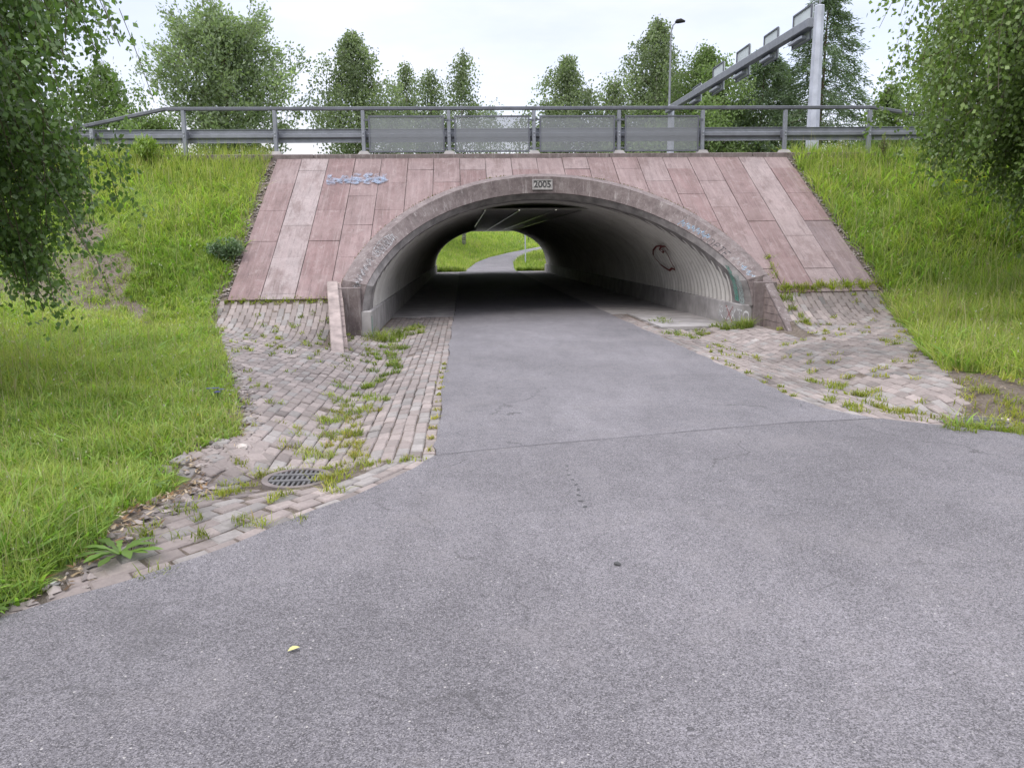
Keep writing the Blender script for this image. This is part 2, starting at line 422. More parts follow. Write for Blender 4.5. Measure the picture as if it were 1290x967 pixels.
M['p_grey'] = flat('grey_green_wash', (.30, .36, .35)); M['p_faint'] = flat('faded_blue_paint', (.23, .28, .37), .85, .47, 9)
def mesh_mat():
    m, t, b = newmat('expanded_metal_mesh'); N = NB(t)
    o = N.n('ShaderNodeTexCoord').outputs['Object']
    v = N.n('ShaderNodeMapping', {'Vector': o, 'Rotation': (0, math.radians(45), 0), 'Scale': (44, 1, 44)}).outputs[0]
    sx = N.n('ShaderNodeSeparateXYZ', {0: v})
    fx = N.math('FRACT', sx.outputs[0]); fz = N.math('FRACT', sx.outputs[2])
    hole = N.math('MULTIPLY', N.math('GREATER_THAN', fx, .42), N.math('GREATER_THAN', fz, .42))
    b.inputs['Base Color'].default_value = (.20, .21, .225, 1); b.inputs['Roughness'].default_value = .55; b.inputs['Metallic'].default_value = .3
    tr = N.n('ShaderNodeBsdfTransparent'); ms = N.n('ShaderNodeMixShader', {0: hole})
    t.links.new(b.outputs[0], ms.inputs[1]); t.links.new(tr.outputs[0], ms.inputs[2])
    t.links.new(ms.outputs[0], t.nodes['Material Output'].inputs[0])
    return m
M['mesh'] = mesh_mat()

# ------------------------------------------------------------------ layout
DECK, Y_TOP, Y_END = 3.72, 4.6, 36.9
SL0, SLK = .763, .642
PATH_L = [(-2.06, 36.9), (-2.06, -8.43), (-2.32, -8.96), (-2.59, -9.41), (-2.84, -9.73), (-3.07, -10.11), (-3.26, -10.34), (-3.55, -10.63), (-3.80, -10.82), (-3.96, -10.99), (-4.5, -11.9), (-5.1, -13.5), (-5.6, -16), (-6, -24)]
PATH_R = [(1.67, 36.9), (1.67, -6.45), (1.72, -6.95), (1.85, -7.3), (2.05, -7.57), (2.51, -7.93), (2.9, -8.28), (3.6, -8.95), (4.7, -9.9), (6.5, -11.2), (9, -12.6), (14, -15), (22, -18), (22, -24)]
FAR_L = [(-2.06, 36.9), (-1.75, 39.5), (-1.4, 42.3), (-.78, 48.3), (.38, 54.5), (2.5, 61.8), (5.1, 69.2), (8.4, 78), (14, 90), (22, 104)]
FAR_R = [(1.67, 36.9), (1.85, 42.5), (2.15, 47.7), (2.86, 52.8), (4.3, 60), (7.6, 70), (11.5, 77.5), (17, 88.5), (25, 102.5)]
NEAR_POLY = PATH_L[1:]+PATH_R[:0:-1]
PATH_POLY = FAR_L[::-1]+PATH_L[1:]+PATH_R[::-1][:-1]+FAR_R
L_EDGE = [(-6.25, 0.), (-6.05, -.9), (-5.6, -2.15), (-5.2, -3.3), (-4.75, -4.6), (-4.35, -5.8), (-3.95, -7.0), (-3.75, -7.7), (-3.95, -8.1), (-3.93, -8.4), (-3.72, -8.9), (-3.76, -9.6), (-3.74, -10.2), (-3.82, -10.56), (-3.94, -10.9)]
R_EDGE = [(6.2, .2), (5.95, -.7), (5.6, -1.6), (5.1, -2.9), (4.45, -4.2), (4.0, -5.3), (3.75, -6.0), (3.4, -6.7), (3.0, -7.3), (2.75, -7.75)]
PAVE_L = L_EDGE+[p for p in PATH_L[1:10]][::-1]+[(-2.06, 0.)]
PAVE_R = R_EDGE+[(2.45, -7.85)]+[PATH_R[4], PATH_R[3], PATH_R[2], PATH_R[1], (1.67, .2)]
LITTER_R = [(4.0, -5.4), (3.75, -6.0), (3.4, -6.7), (3.0, -7.3), (2.55, -7.85), (2.9, -8.2), (3.7, -8.95), (4.6, -9.6), (5.0, -8.2), (4.6, -6.9), (4.35, -6.0)]
TRACK = [(-9.9, 2.9), (-9.25, 1.8), (-8.6, .85), (-7.85, -.05), (-7.2, -.95), (-6.7, -1.8)]

def slab_z(y): return SL0+SLK*y
def zfar(y): return .045*np.maximum(0, np.asarray(y, float)-40)
def smax(a, b, k):
    h_ = np.clip(.5+.5*(a-b)/k, 0, 1); return b+(a-b)*h_+k*h_*(1-h_)
def height(x, y):
    x = np.asarray(x, float); y = np.asarray(y, float); x, y = np.broadcast_arrays(x, y)
    inside = inpoly(x, y, PATH_POLY)
    d = np.where(inside, 0, dseg(x, y, PATH_POLY, True))
    front = 1-smst(y, -1, 3)
    near = smst(y, -10.0, -8.6)
    gut = -.085*np.exp(-((d-1.05)/.45)**2)*front*near
    rise = .10*np.maximum(0, d-1.15)+.06*np.maximum(0, d-4)
    rise = np.minimum(rise, 1.6+.01*d)
    # near the camera the turf starts right at the asphalt edge
    nr = smst(-y, 8.6, 10.0)
    rise = rise+nr*.12*np.minimum(d, 1.2)
    g = np.where(y < 20, gut+rise, 0)
    # beyond the tunnel: rising ground with a hill on the left of the path
    left = x < np.interp(y, [p[1] for p in FAR_L], [p[0] for p in FAR_L])
    ff = smst(y, 37.5, 46)
    hill = np.where(left, .33, .05)*np.maximum(0, d-.7)
    hill = 5.2*(1-np.exp(-hill/5.2))
    hill = hill+np.maximum(0, y-95)*.02
    g = np.where(y >= 20, zfar(np.minimum(y, 140))+hill*ff+(1-ff)*.04*np.minimum(np.maximum(0, d-1.6), 20), g)
    ax = np.abs(x)
    flare = .10*np.maximum(0, ax-7.5)**1.35
    s_f = slab_z(np.minimum(y+np.minimum(flare, 14), 60))-.05
    s_b = slab_z(Y_END-y)-.05
    emb = np.minimum(np.minimum(s_f, s_b), DECK-.03)
    h_ = smax(emb, g, .45)
    corr = (ax < 4.02) & (y > -3) & (y < 39.5)
    return np.where(corr, np.where((y > 0) & (y < Y_END), np.minimum(g, 0.0), g), h_)

def pix_margin(V, m=420):
    px, py, z = project(V); return (z > .3) & (px > -m) & (px < PW+m) & (py > -m) & (py < PH+m)

# ------------------------------------------------------------------ ground sheet
def axis(parts):
    a = np.concatenate([np.arange(p, q, s_) for p, q, s_ in parts]+[[parts[-1][1]]]); return a
gx = axis([(-900, -100, 80), (-100, -30, 6), (-30, -14, .9), (-14, -4.4, .16), (-4.4, -4.03, .12), (-4.03, -3.97, .03), (-3.97, 3.97, .17), (3.97, 4.03, .03), (4.03, 12, .18), (12, 30, .9), (30, 100, 6), (100, 900, 80)])
gy = axis([(-600, -60, 60), (-60, -20, 4), (-20, -13, .5), (-13, 5.5, .15), (5.5, 31, 1.1), (31, 56, .5), (56, 110, 1.5), (110, 1500, 90)])
GX, GY = np.meshgrid(gx, gy); GZ = height(GX, GY)
GZ = GZ+np.where((np.abs(GX) > 4.1) & ~inpoly(GX, GY, PATH_POLY) & ~inpoly(GX, GY, PAVE_L) & ~inpoly(GX, GY, PAVE_R), (vnoise(GX, GY, 1.3, 3)-.5)*.07, -.004)*np.where((np.abs(GX) < 6.3) & (GY > -.3) & (GY < 5), 0, 1)
bare = np.zeros_like(GX)
bare = np.maximum(bare, 1-smst(dseg(GX, GY, TRACK)+.6*(vnoise(GX, GY, 2.3, 9)-.5), .02, .36))
bare = np.maximum(bare, np.where(inpoly(GX, GY, PAVE_L) | inpoly(GX, GY, PAVE_R) | inpoly(GX, GY, LITTER_R), 1, 0))
bare = np.maximum(bare, .9*(1-smst(dseg(GX, GY, L_EDGE), .05, .22)))
bare = np.maximum(bare, np.where((np.abs(GX) < 6.4) & (GY > 0) & (GY < Y_END), 1, 0))
bare = np.maximum(bare, np.where((vnoise(GX, GY, .9, 11)*vnoise(GX, GY, .35, 5) > .46) & (GY < 5) & (GX < 0), .6, 0))
ny, nx = GX.shape
ii = (np.arange(ny-1)[:, None]*nx+np.arange(nx-1)[None, :]).ravel()
npobj('ground', np.stack([GX, GY, GZ], -1).reshape(-1, 3), [np.stack([ii, ii+1, ii+nx+1, ii+nx], 1)], M['soil'], kind='structure', smooth=True, fattr={'bare': bare.ravel()})

# ------------------------------------------------------------------ paths and road
def strip(Lp, Rp, n=10, dz=.03):
    V, F = [], []
    for i, (a, b) in enumerate(zip(Lp, Rp)):
        for k in range(n+1):
            x = a[0]+(b[0]-a[0])*k/n; y = a[1]+(b[1]-a[1])*k/n; V.append((x, y, float(zfar(y))+dz))
    m = len(Lp)
    F = [[i*(n+1)+k, (i+1)*(n+1)+k, (i+1)*(n+1)+k+1, i*(n+1)+k+1] for i in range(m-1) for k in range(n)]
    return V, F
def resample(pl, n):
    pl = np.array(pl); s_ = np.concatenate([[0], np.cumsum(np.hypot(*np.diff(pl, axis=0).T))]); q = np.linspace(0, s_[-1], n)
    return list(zip(np.interp(q, s_, pl[:, 0]), np.interp(q, s_, pl[:, 1])))
JOINT = [(-2.06, -8.43), (-1.48, -8.26), (-.66, -8.06), (.15, -7.87), (1.18, -7.65), (2.05, -7.57)]
# edge with slight raggedness
def ragged(pl, amp, step=.08):
    pl = np.array(pl); s_ = np.concatenate([[0], np.cumsum(np.hypot(*np.diff(pl, axis=0).T))]); q = np.arange(0, s_[-1], step)
    x = np.interp(q, s_, pl[:, 0]); y = np.interp(q, s_, pl[:, 1])
    nx_ = -np.gradient(y); ny_ = np.gradient(x); ln = np.hypot(nx_, ny_)+1e-9
    o = (vnoise(q, 0*q, 5, 2)-.5)*amp+(vnoise(q, 0*q, 1.6, 4)-.5)*amp*1.4
    return list(zip(x+nx_/ln*o, y+ny_/ln*o))
eL = ragged(PATH_L[1:], .035); eR = ragged(PATH_R[1:], .035); jt = ragged(JOINT, .02)
fgR = [p for p in eR if not (p[1] > -7.5 and p[0] < 2.2)]
def ngon_slab(name, pts, z, mat, **k):
    import bmesh
    bm = bmesh.new(); vs = [bm.verts.new((x, y, z)) for x, y in pts]; bm.faces.new(vs)
    bm.normal_update()
    if bm.faces[:][0].normal.z < 0: bmesh.ops.reverse_faces(bm, faces=bm.faces[:])
    r = bmesh.ops.extrude_face_region(bm, geom=bm.faces[:]); 
    for v_ in [g for g in r['geom'] if isinstance(g, bmesh.types.BMVert)]: v_.co.z += 0
    for v_ in vs: v_.co.z -= .06
    bmesh.ops.recalc_face_normals(bm, faces=bm.faces[:])
    bmesh.ops.triangulate(bm, faces=[f for f in bm.faces if len(f.verts) > 4])
    me = bpy.data.meshes.new(name); bm.to_mesh(me); bm.free(); me.materials.append(mat)
    return link(bpy.data.objects.new(name, me), **k)
ngon_slab('crossing_path', jt+fgR+eL[::-1], .034, M['asphalt_new'], kind='structure')
tunnel_path = jt[::-1]+ragged([(-2.06, -8.43), (-2.06, 36.9)], .05)+ragged([(1.67, 36.9), (1.67, -6.45)], .05)+[p for p in eR if p[1] > -7.5 and p[0] < 2.2]
ngon_slab('underpass_path', tunnel_path, .030, M['asphalt'], kind='structure')
V, F = strip(resample(FAR_L, 40), resample(FAR_R, 40)); npobj('far_path', V, [F], M['asphalt'], kind='structure')
V, F = [], []
for i, (x, y) in enumerate(jt):
    w_ = .002+.008*vnoise(i*.3, 0, 1, 3); V += [(x, y-w_, .0375), (x, y+w_, .0375)]
F = [[2*i, 2*i+2, 2*i+3, 2*i+1] for i in range(len(jt)-1)]
npobj('path_joint', V, [F], simple('bitumen_joint', (.075, .072, .077), .8, 0, .4, 20.), kind='structure')
m_ = MB()
for i in range(9):
    x = -1.075+.012*math.sin(i*5); y = -9.75+.115*i; n_ = 7
    a = np.linspace(0, 6.283, n_, endpoint=False); r_ = (.017-.0009*i)*(1+.35*np.sin(a*2+i*1.7)); zt = .0362
    m_.add([(x+r_[k]*math.cos(a[k]), y+r_[k]*1.1*math.sin(a[k]), zt) for k in range(n_)], [list(range(n_))])
m_.build('tar_spots', simple('tar', (.03, .03, .031), .6), kind='stuff')
# road on the deck, with kerb
mb = MB(); mb.box((0, (5.6+31.4)/2, DECK+.02), (240, 25.8, .10)); mb.build('road', M['road'], kind='structure')
mb = MB()
for y in (5.5, 31.5): mb.box((0, y, DECK+.06), (240, .18, .24), bev=.02)
mb.build('road_kerb', M['concrete'], kind='structure')
# floor strips inside the tunnel
mb = MB(); mb.box((-2.83, 20.5, -.01), (1.53, 32.8, .07)); mb.box((2.64, 20.5, -.01), (1.93, 32.8, .07)); mb.box((2.85, 2.4, .0), (1.5, 3.3, .07))
mb.build('tunnel_side_pavement', M['concrete'], kind='structure')

# ------------------------------------------------------------------ block paving laid stone by stone
def pavers(name, cells, lift=.013):
    """cells: rows of (cx, cy, ux, uy, half_len, half_wid); stones follow the ground, each slightly tilted"""
    c = np.array(cells); n = len(c); r = np.random.default_rng(11)
    u = c[:, 2:4]; v = np.stack([-u[:, 1], u[:, 0]], 1)
    hl, hw = c[:, 4], c[:, 5]
    sg = np.array([(-1, -1), (1, -1), (1, 1), (-1, 1)])
    settle = np.clip((vnoise(c[:, 0], c[:, 1], 1.1, 21)-.5)*.02, -.006, .01)
    off = r.normal(0, .0035, n)+settle
    keep_col = np.clip(.9+.25*(vnoise(c[:, 0], c[:, 1], .8, 8)-.5)+r.normal(0, .11, n), .5, 1.35)
    warm = r.random(n)[:, None]
    base = np.where(warm < .75, np.array([[.232, .197, .183]]), np.array([[.226, .208, .197]]))
    dark = smst(vnoise(c[:, 0], c[:, 1], .55, 31), .6, .8)[:, None]
    col = base*keep_col[:, None]*(1-.28*dark)
    rings = []
    for inset, dz in ((0, -.05), (0, -.010), (.010, 0.0)):
        P = c[:, None, :2]+u[:, None]*(sg[None, :, :1]*(hl-inset)[:, None, None])+v[:, None]*(sg[None, :, 1:]*(hw-inset)[:, None, None])
        if inset == 0: P0 = P
        z = height(P0[..., 0], P0[..., 1])+lift+off[:, None]+dz
        tilt = r.normal(0, .016, (n, 2)) if dz == -.05 else tilt
        z = z+tilt[:, :1]*sg[None, :, 0]*hl[:, None]+tilt[:, 1:]*sg[None, :, 1]*hw[:, None]
        rings.append(np.concatenate([P, z[..., None]], -1))
    V = np.stack(rings, 1)     # n,3,4,3
    b = np.arange(n)*12
    F = []
    for lv in range(2):
        for k in range(4):
            a0, a1 = lv*4+k, lv*4+(k+1) % 4
            F.append(np.stack([b+a0, b+a1, b+a1+4, b+a0+4], 1))
    F.append(np.stack([b+8, b+9, b+10, b+11], 1))
    return npobj(name, V.reshape(-1, 3), [np.concatenate(F)], M['paver'], kind='structure', col=np.repeat(col, 12, 0))
def ok_step(x, y): return not (3.78 < abs(x) < 4.10 and y > -1.9)
rr = random.Random(5)
cells = []
GAP = .0045
x = -2.06-.055
k = 0
while x > -6.5:
    wd = .11; y = -8.5+(k % 2)*.105
    while y < 7:
        ln = .21
        # rows fan out slightly from the gutter to the slope
        fan = smst(-x, 3.2, 6.2)
        cx = x+.18*fan*(-y/8.)+rr.uniform(-.006, .006); cy = y+ln/2+rr.uniform(-.006, .006)
        ang = math.pi/2+.10*fan+rr.uniform(-.025, .025)
        okk = (bool(inpoly(cx, cy, PAVE_L)) and cy < 0 and ok_step(cx, cy)) or (cx > -3.5 and 0 <= cy < 4.1)
        if (cx+3.06)**2/.46**2+(cy+8.8)**2/.36**2 < 1: okk = False
        if okk and cy > -8.42 and rr.random() > .006: cells.append((cx, cy, math.cos(ang), math.sin(ang), ln/2-GAP, wd/2-GAP))
        y += ln
    x -= wd; k += 1
# border strip following the curved asphalt edge
el = np.array(resample(PATH_L[1:11], 160)); tl = np.gradient(el, axis=0); tl /= np.linalg.norm(tl, axis=1)[:, None]
arc = np.concatenate([[0], np.cumsum(np.hypot(*np.diff(el, axis=0).T))])
for row in range(12):
    d_ = .055+row*.105; s_ = (row % 2)*.1
    while s_ < arc[-1]:
        i = int(np.searchsorted(arc, s_)); i = min(i, len(el)-1)
        t = tl[i]; nrm = np.array([t[1], -t[0]])
        if nrm[0] > 0: nrm = -nrm
        p = el[i]+nrm*d_
        if inpoly(p[0], p[1], PAVE_L) and p[1] <= -8.42 and (p[0]+3.06)**2/.46**2+(p[1]+8.8)**2/.36**2 > 1:
            cells.append((p[0], p[1], t[0], t[1], .1-GAP, .0525-GAP))
        s_ += .205
# small fan of stones beside the drain
for ring_ in range(4):
    R_ = .52+.13*ring_
    for a in np.arange(100, 200, 15-ring_*1.5):
        a_ = math.radians(a+rr.uniform(-2, 2)); p = (-3.06+R_*math.cos(a_)*1.1, -8.72+R_*math.sin(a_))
        if p[0] < -3.45 and p[1] > -8.75: cells.append((p[0], p[1], -math.sin(a_), math.cos(a_), .075, .058))
pavers('left_pavement', cells)
cells = []
k = 0; x = 1.67+.055
while x < 6.4:
    y = -8.2+(k % 2)*.105
    while y < 4.2:
        fan = smst(x, 3.0, 6.0)
        cx = x-.16*fan*(-y/8.)+rr.uniform(-.006, .006); cy = y+.105+rr.uniform(-.006, .006)
        ang = math.pi/2-.10*fan+rr.uniform(-.025, .025)
        okk = (bool(inpoly(cx, cy, PAVE_R)) and cy < .1 and ok_step(cx, cy)) or (cx < 2.05 and 0 <= cy < 4.1) or (cx < 3.5 and 0 <= cy < .7)
        if (cx-2.92)**2/.4**2+(cy+7.75)**2/.3**2 < 1: okk = False
        if okk and rr.random() > .02*max(0, 1-abs(cx-3.1)): cells.append((cx, cy, math.cos(ang), math.sin(ang), .105-GAP, .055-GAP))
        y += .21
    x += .11; k += 1
pavers('right_pavement', cells)

# ------------------------------------------------------------------ the underpass
UP = thing('road_underpass', 'pinkish slab-faced road underpass with a flattened arch opening', 'underpass', (0, 0, 0))
CZ = .45
def ell_y(x, a, b, extra=0):     # y on the slab plane where the ellipse a,b stands at x
    t = 1-(np.asarray(x, float)/a)**2
    zz = np.where(t > 0, CZ+b*np.sqrt(np.maximum(t, 0)), -9)
    return (zz-SL0)/SLK+extra
def slope_facing(mirror=False):
    V, F, C = [], [], []
    r = random.Random(3)
    xs = [-6.1, -5.52, -4.9, -4.28, -3.67, -3.05, -2.45, -1.84, -1.24, -.63, -.02, .59, 1.19, 1.79, 2.40, 3.02, 3.64, 4.27, 4.89, 5.51, 6.1]
    nrm = np.array([0, -math.sin(math.atan(SLK)), math.cos(math.atan(SLK))])
    ct = math.cos(math.atan(SLK))
    for ci in range(20):
        off = (ci % 2)*.5
        rows = sorted(set([-.03]+[min(4.62, max(-.03, 4.62-ct*(1.19*(j+off)))) for j in range(0, 7)]+[4.62]))
        for ri in range(len(rows)-1):
            y0, y1 = rows[ri], rows[ri+1]
            if y1-y0 < .12: continue
            lightcol = {1: .8, 0: .3, 3: .12, 5: .2, 8: .15, 10: .25, 13: .22, 14: .15, 16: .3, 18: .6}.get(ci, 0)
            f = min(1, max(0, lightcol+r.uniform(-.06, .10)))
            if ri == len(rows)-2: f = min(1, f+r.choice([0, .15, .35, .45]))
            if ci == 0 and ri < len(rows)-2: f = .12
            pink = np.array([.154, .098, .095])*r.uniform(.93, 1.07); lig = np.array([.25, .215, .21])*r.uniform(.94, 1.06)
            if ci == 19 and ri < 3: pink = np.array([.14, .105, .105]); f = .05
            col = pink*(1-f)+lig*f
            g = .007
            n = 7; xa = np.linspace(xs[ci]+g, xs[ci+1]-g, n)
            if ci in (0, 19):
                # broken outer edge
                out = 0 if ci == 0 else n-1
                pass
            lo = np.maximum(y0+.003, ell_y(xa, 4.16, 2.80)+.0)
            hi = np.full(n, y1-.003)
            dz = r.uniform(-.006, .006); tl_ = r.uniform(-.005, .005)
            for j in range(n-1):
                if lo[j] > hi[j]-.01 and lo[j+1] > hi[j+1]-.01: continue
                q = []
                for (xx, yy) in ((xa[j], min(lo[j], hi[j])), (xa[j+1], min(lo[j+1], hi[j+1])), (xa[j+1], hi[j+1]), (xa[j], hi[j])):
                    q.append(np.array([xx, yy, slab_z(yy)])+nrm*(dz+tl_*(xx-xs[ci])/.6))
                b = len(V)
                V += q+[p-nrm*.06 for p in q]
                C += [col]*8
                F += [[b, b+1, b+2, b+3], [b, b+4, b+5, b+1], [b+2, b+6, b+7, b+3]]
                if j == 0: F.append([b+3, b+7, b+4, b])
                if j == n-2: F.append([b+1, b+5, b+6, b+2])
    V = np.array(V)
    if mirror: V = np.stack([-V[:, 0], Y_END-V[:, 1], V[:, 2]], 1)
    # bedding under the joints
    xa = np.linspace(-6.08, 6.08, 90); lo = np.maximum(0, ell_y(xa, 4.1, 2.75)); B = []
    for xx, yy in zip(xa, lo):
        for y in (min(yy, 4.6), 4.6): B.append((np.array([xx, y, slab_z(y)])-nrm*.022))
    B = np.array(B)
    if mirror: B = np.stack([-B[:, 0], Y_END-B[:, 1], B[:, 2]], 1)
    b = len(V); F += [[b+2*i, b+2*i+2, b+2*i+3, b+2*i+1] for i in range(len(xa)-1)]
    V = np.concatenate([V, B]); C += [np.array([.03, .026, .02])]*len(B)
    npobj('slope_facing', V, [F], M['slab'], parent=UP, col=np.array(C))
slope_facing(); slope_facing(True)

A_OUT, B_OUT, A_IN, B_IN, A_LI, B_LI = 3.98, 2.75, 3.70, 2.38, 3.60, 2.26
TH0 = math.radians(12.4)
def yface(th): return (CZ+B_OUT*math.sin(th)-SL0-.13)/SLK
def collar(far=False):
    V, C = [], []
    ths = np.concatenate([[math.radians(.6), math.radians(4), math.radians(8)], np.linspace(TH0, math.pi-TH0, 72), [math.pi-math.radians(8), math.pi-math.radians(4), math.pi-math.radians(.6)]])
    K = 7
    for th in ths:
        c, s_ = math.cos(th), math.sin(th)
        t2 = max(th, TH0); t2 = min(t2, math.pi-TH0)
        yf = yface(t2)
        # the foot of the collar stands further forward on the slope
        zin = CZ+B_IN*s_
        yi = (zin-SL0-.02)/SLK+.02 if (th < math.radians(25) or th > math.radians(155)) else None
        yfi = yf
        if th < TH0 or th > math.pi-TH0: yf_o = yface(TH0); yfi = yf_o-.12*(1-s_/math.sin(TH0))
        else: yf_o = yf
        a = [(A_LI*c, yfi+.9, CZ+B_LI*s_), (A_LI*c, yfi+.22, CZ+B_LI*s_), (A_IN*c, yfi+.03, CZ+B_IN*s_), (A_IN*c, yfi, CZ+B_IN*s_+.01),
             (A_OUT*c, yf_o, CZ+B_OUT*s_)]
        zt = CZ+2.83*s_
        xt = 4.17*c
        yt = (zt-SL0-.06)/SLK if TH0 <= th <= math.pi-TH0 else yf_o+.10
        if yt < yf_o: yt = yf_o+.05
        a += [(xt, yt+.0, max(zt, CZ+B_OUT*s_)), (xt, yt+.5, max(zt, CZ+B_OUT*s_)-.05)]
        V += a
    V = np.array(V); n = len(ths)
    if far: V[:, 1] = Y_END-V[:, 1]
    F = [[i*K+k, (i+1)*K+k, (i+1)*K+k+1, i*K+k+1] for i in range(n-1) for k in range(K-1)]
    FS = [f for f in F if (f[0] % K) in (0, 1)]
    sf = MB(); sf.add(V, FS); sf.build('arch_soffit', M['soffit'], UP)
    F = [f for f in F if (f[0] % K) not in (0, 1)]
    m_ = MB(); m_.add(V, F)
    # square end blocks under the collar
    for sx in (-1, 1):
        for (x0, x1) in ((3.62, 4.17),):
            yb = yface(TH0)
            y0 = yb if not far else Y_END-yb
            hgt = CZ+B_OUT*math.sin(TH0)
            m_.box((sx*(3.72+4.15)/2, (y0+.18) if not far else y0-.18, .38), (4.15-3.72, .62, 1.10), bev=.012)
    return m_.build('arch_collar', M['ring'], UP)
collar(); collar(True)

# corrugated lining
pitch, amp = .27, .036
ys = np.arange(-.4, 37.3, pitch/6.); thl = np.linspace(math.radians(.3), math.pi-math.radians(.3), 61)
YY, TT = np.meshgrid(ys, thl, indexing='ij')
ystart = np.array([yface(min(max(t, TH0), math.pi-TH0))+.5 for t in thl])
mask = (YY > ystart[None]) & (YY < Y_END-ystart[None])
YC = np.clip(YY, ystart[None], Y_END-ystart[None])
rad = 1+amp/3.*np.sin(2*np.pi*YC/pitch)*smst(YC-ystart[None], 0, .12)
V = np.stack([A_LI*1.006*rad*np.cos(TT), YC, CZ+B_LI*1.006*rad*np.sin(TT)], -1).reshape(-1, 3)
a, b_ = YY.shape; ii = (np.arange(a-1)[:, None]*b_+np.arange(b_-1)[None]).ravel()
quads = np.stack([ii, ii+1, ii+b_+1, ii+b_], 1)
mk = mask.ravel(); quads = quads[mk[quads].any(1)]
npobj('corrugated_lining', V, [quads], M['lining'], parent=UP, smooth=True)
# concrete footings along both sides
for sx in (-1, 1):
    m_ = MB(); y = .12 if sx < 0 else .2
    y0s = [y]+list(np.arange(2.4, 36.9, 2.4))+[36.9]
    for q, r_ in zip(y0s[:-1], y0s[1:]):
        m_.box((sx*3.66, (q+r_)/2, .14), (.24, r_-q-.012, .70), bev=.012)
    m_.build('footing', M['concrete'], UP)
# flat roof sheet under the crown with bright joint strips
m_ = MB(); Rx = math.atan((2.61-2.54)/31.3)
Rm = np.array([[1, 0, 0], [0, math.cos(Rx), -math.sin(Rx)], [0, math.sin(Rx), math.cos(Rx)]])
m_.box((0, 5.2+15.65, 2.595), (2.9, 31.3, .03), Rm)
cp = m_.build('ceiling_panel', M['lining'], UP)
for xq in (-1.24, -.39, .53, 1.2):
    m_ = MB(); m_.box((xq, 5.2+15.65, 2.568), (.035, 31.2, .02), Rm); m_.build('joint_strip', M['strip'], cp)
# top beam of the headwall
for (y0, s_) in ((4.82, 1), (32.05, -1)):
    m_ = MB()
    for i in range(7): m_.box((-10.5+3.5*i, y0, DECK+.0), (3.488, .44, .20), bev=.015)
    m_.build('edge_beam', M['ring'], UP)
# date plaque on the crown of the collar
yc = yface(math.pi/2)
m_ = MB(); m_.box((0.02, yc-.012, 3.02), (.46, .03, .23), bev=.006)
pl = m_.build('date_plaque', simple('plaque_concrete', (.36, .345, .33), .8, 0, .2, 12.), UP)
m_ = MB()
for zz in (3.122, 2.918): m_.box((.02, yc-.034, zz), (.46, .016, .025))
for xx in (-.199, .239): m_.box((xx, yc-.034, 3.02), (.022, .016, .178))
m_.build('rim', M['concrete'], pl)
tcu = bpy.data.curves.new('numerals', 'FONT'); tcu.body = '2005'; tcu.size = .20; tcu.extrude = .004; tcu.align_x = 'CENTER'; tcu.align_y = 'CENTER'; tcu.offset = .004
tcu.materials.append(simple('dark_numerals', (.05, .048, .048), .8))
tmp = bpy.data.objects.new('numerals_curve', tcu); COL.objects.link(tmp); bpy.context.view_layer.update()
tme = bpy.data.meshes.new_from_object(tmp.evaluated_get(bpy.context.evaluated_depsgraph_get())); bpy.data.objects.remove(tmp)
to = bpy.data.objects.new('numerals', tme); link(to, pl); to.location = (.02, yc-.034, 3.02); to.rotation_euler = (math.pi/2, 0, 0)
# brick-faced wing walls stepping down from the collar ends
def wing(sx, xf, yf_, zf):
    x0 = 4.0 if sx > 0 else -4.26; y0 = yface(TH0)+.05; z0 = 1.02
    m_ = MB(); n = 26; t_ = .10
    P0 = np.array([x0, y0, z0]); P1 = np.array([xf, yf_, zf])
    # courses of small blocks
    rw = random.Random(4)
    for rowi in range(9):
        za, zb = -.2+rowi*.14, -.2+(rowi+1)*.14-.008
        # the sloping top line
        def yat(z): return y0+(yf_-y0)*(z0-.05-z)/(z0-zf)
        y = y0+.1-(rowi % 2)*.1
        while True:
            la, lb = yat(max(za, -.05)), yat(zb)
            if y-.02 < la: break
            a_, b_ = max(y-.193, la), max(y-.193, lb)
            yb_ = max(y, lb)
            j_ = rw.uniform(-.005, .005); ins = .17 if sx < 0 else .09
            pr_ = []
            for (yy, zz) in ((y, za), (a_, za), (b_, zb), (yb_, zb)):
                xq = x0+(xf-x0)*(y0-yy)/(y0-yf_)
                pr_ += [(xq+sx*.05, yy, zz), (xq-sx*ins+j_, yy, zz)]
            m_.add(pr_, [[0, 2, 4, 6], [1, 7, 5, 3], [0, 1, 3, 2], [2, 3, 5, 4], [4, 5, 7, 6], [6, 7, 1, 0]])
            y -= .2
    wobj = m_.build('wing_wall', M['wingblock'], UP)
    c_ = MB(); c_.bar(P0+np.array([0, .05, .0]), P1+np.array([0, 0, .02]), .20 if sx < 0 else .17, .07, bev=.015)
    c_.build('coping', M['coping'] if sx < 0 else M['ring'], wobj)
M['wingblock'] = simple('wing_block', (.19, .15, .14), .9, 0, .3, 6., .3); M['coping'] = simple('pale_coping', (.25, .205, .19), .9, 0, .35, 5., .5)
wing(-1, -3.78, -2.35, -.02); wing(1, 4.02, -1.15, -.02)

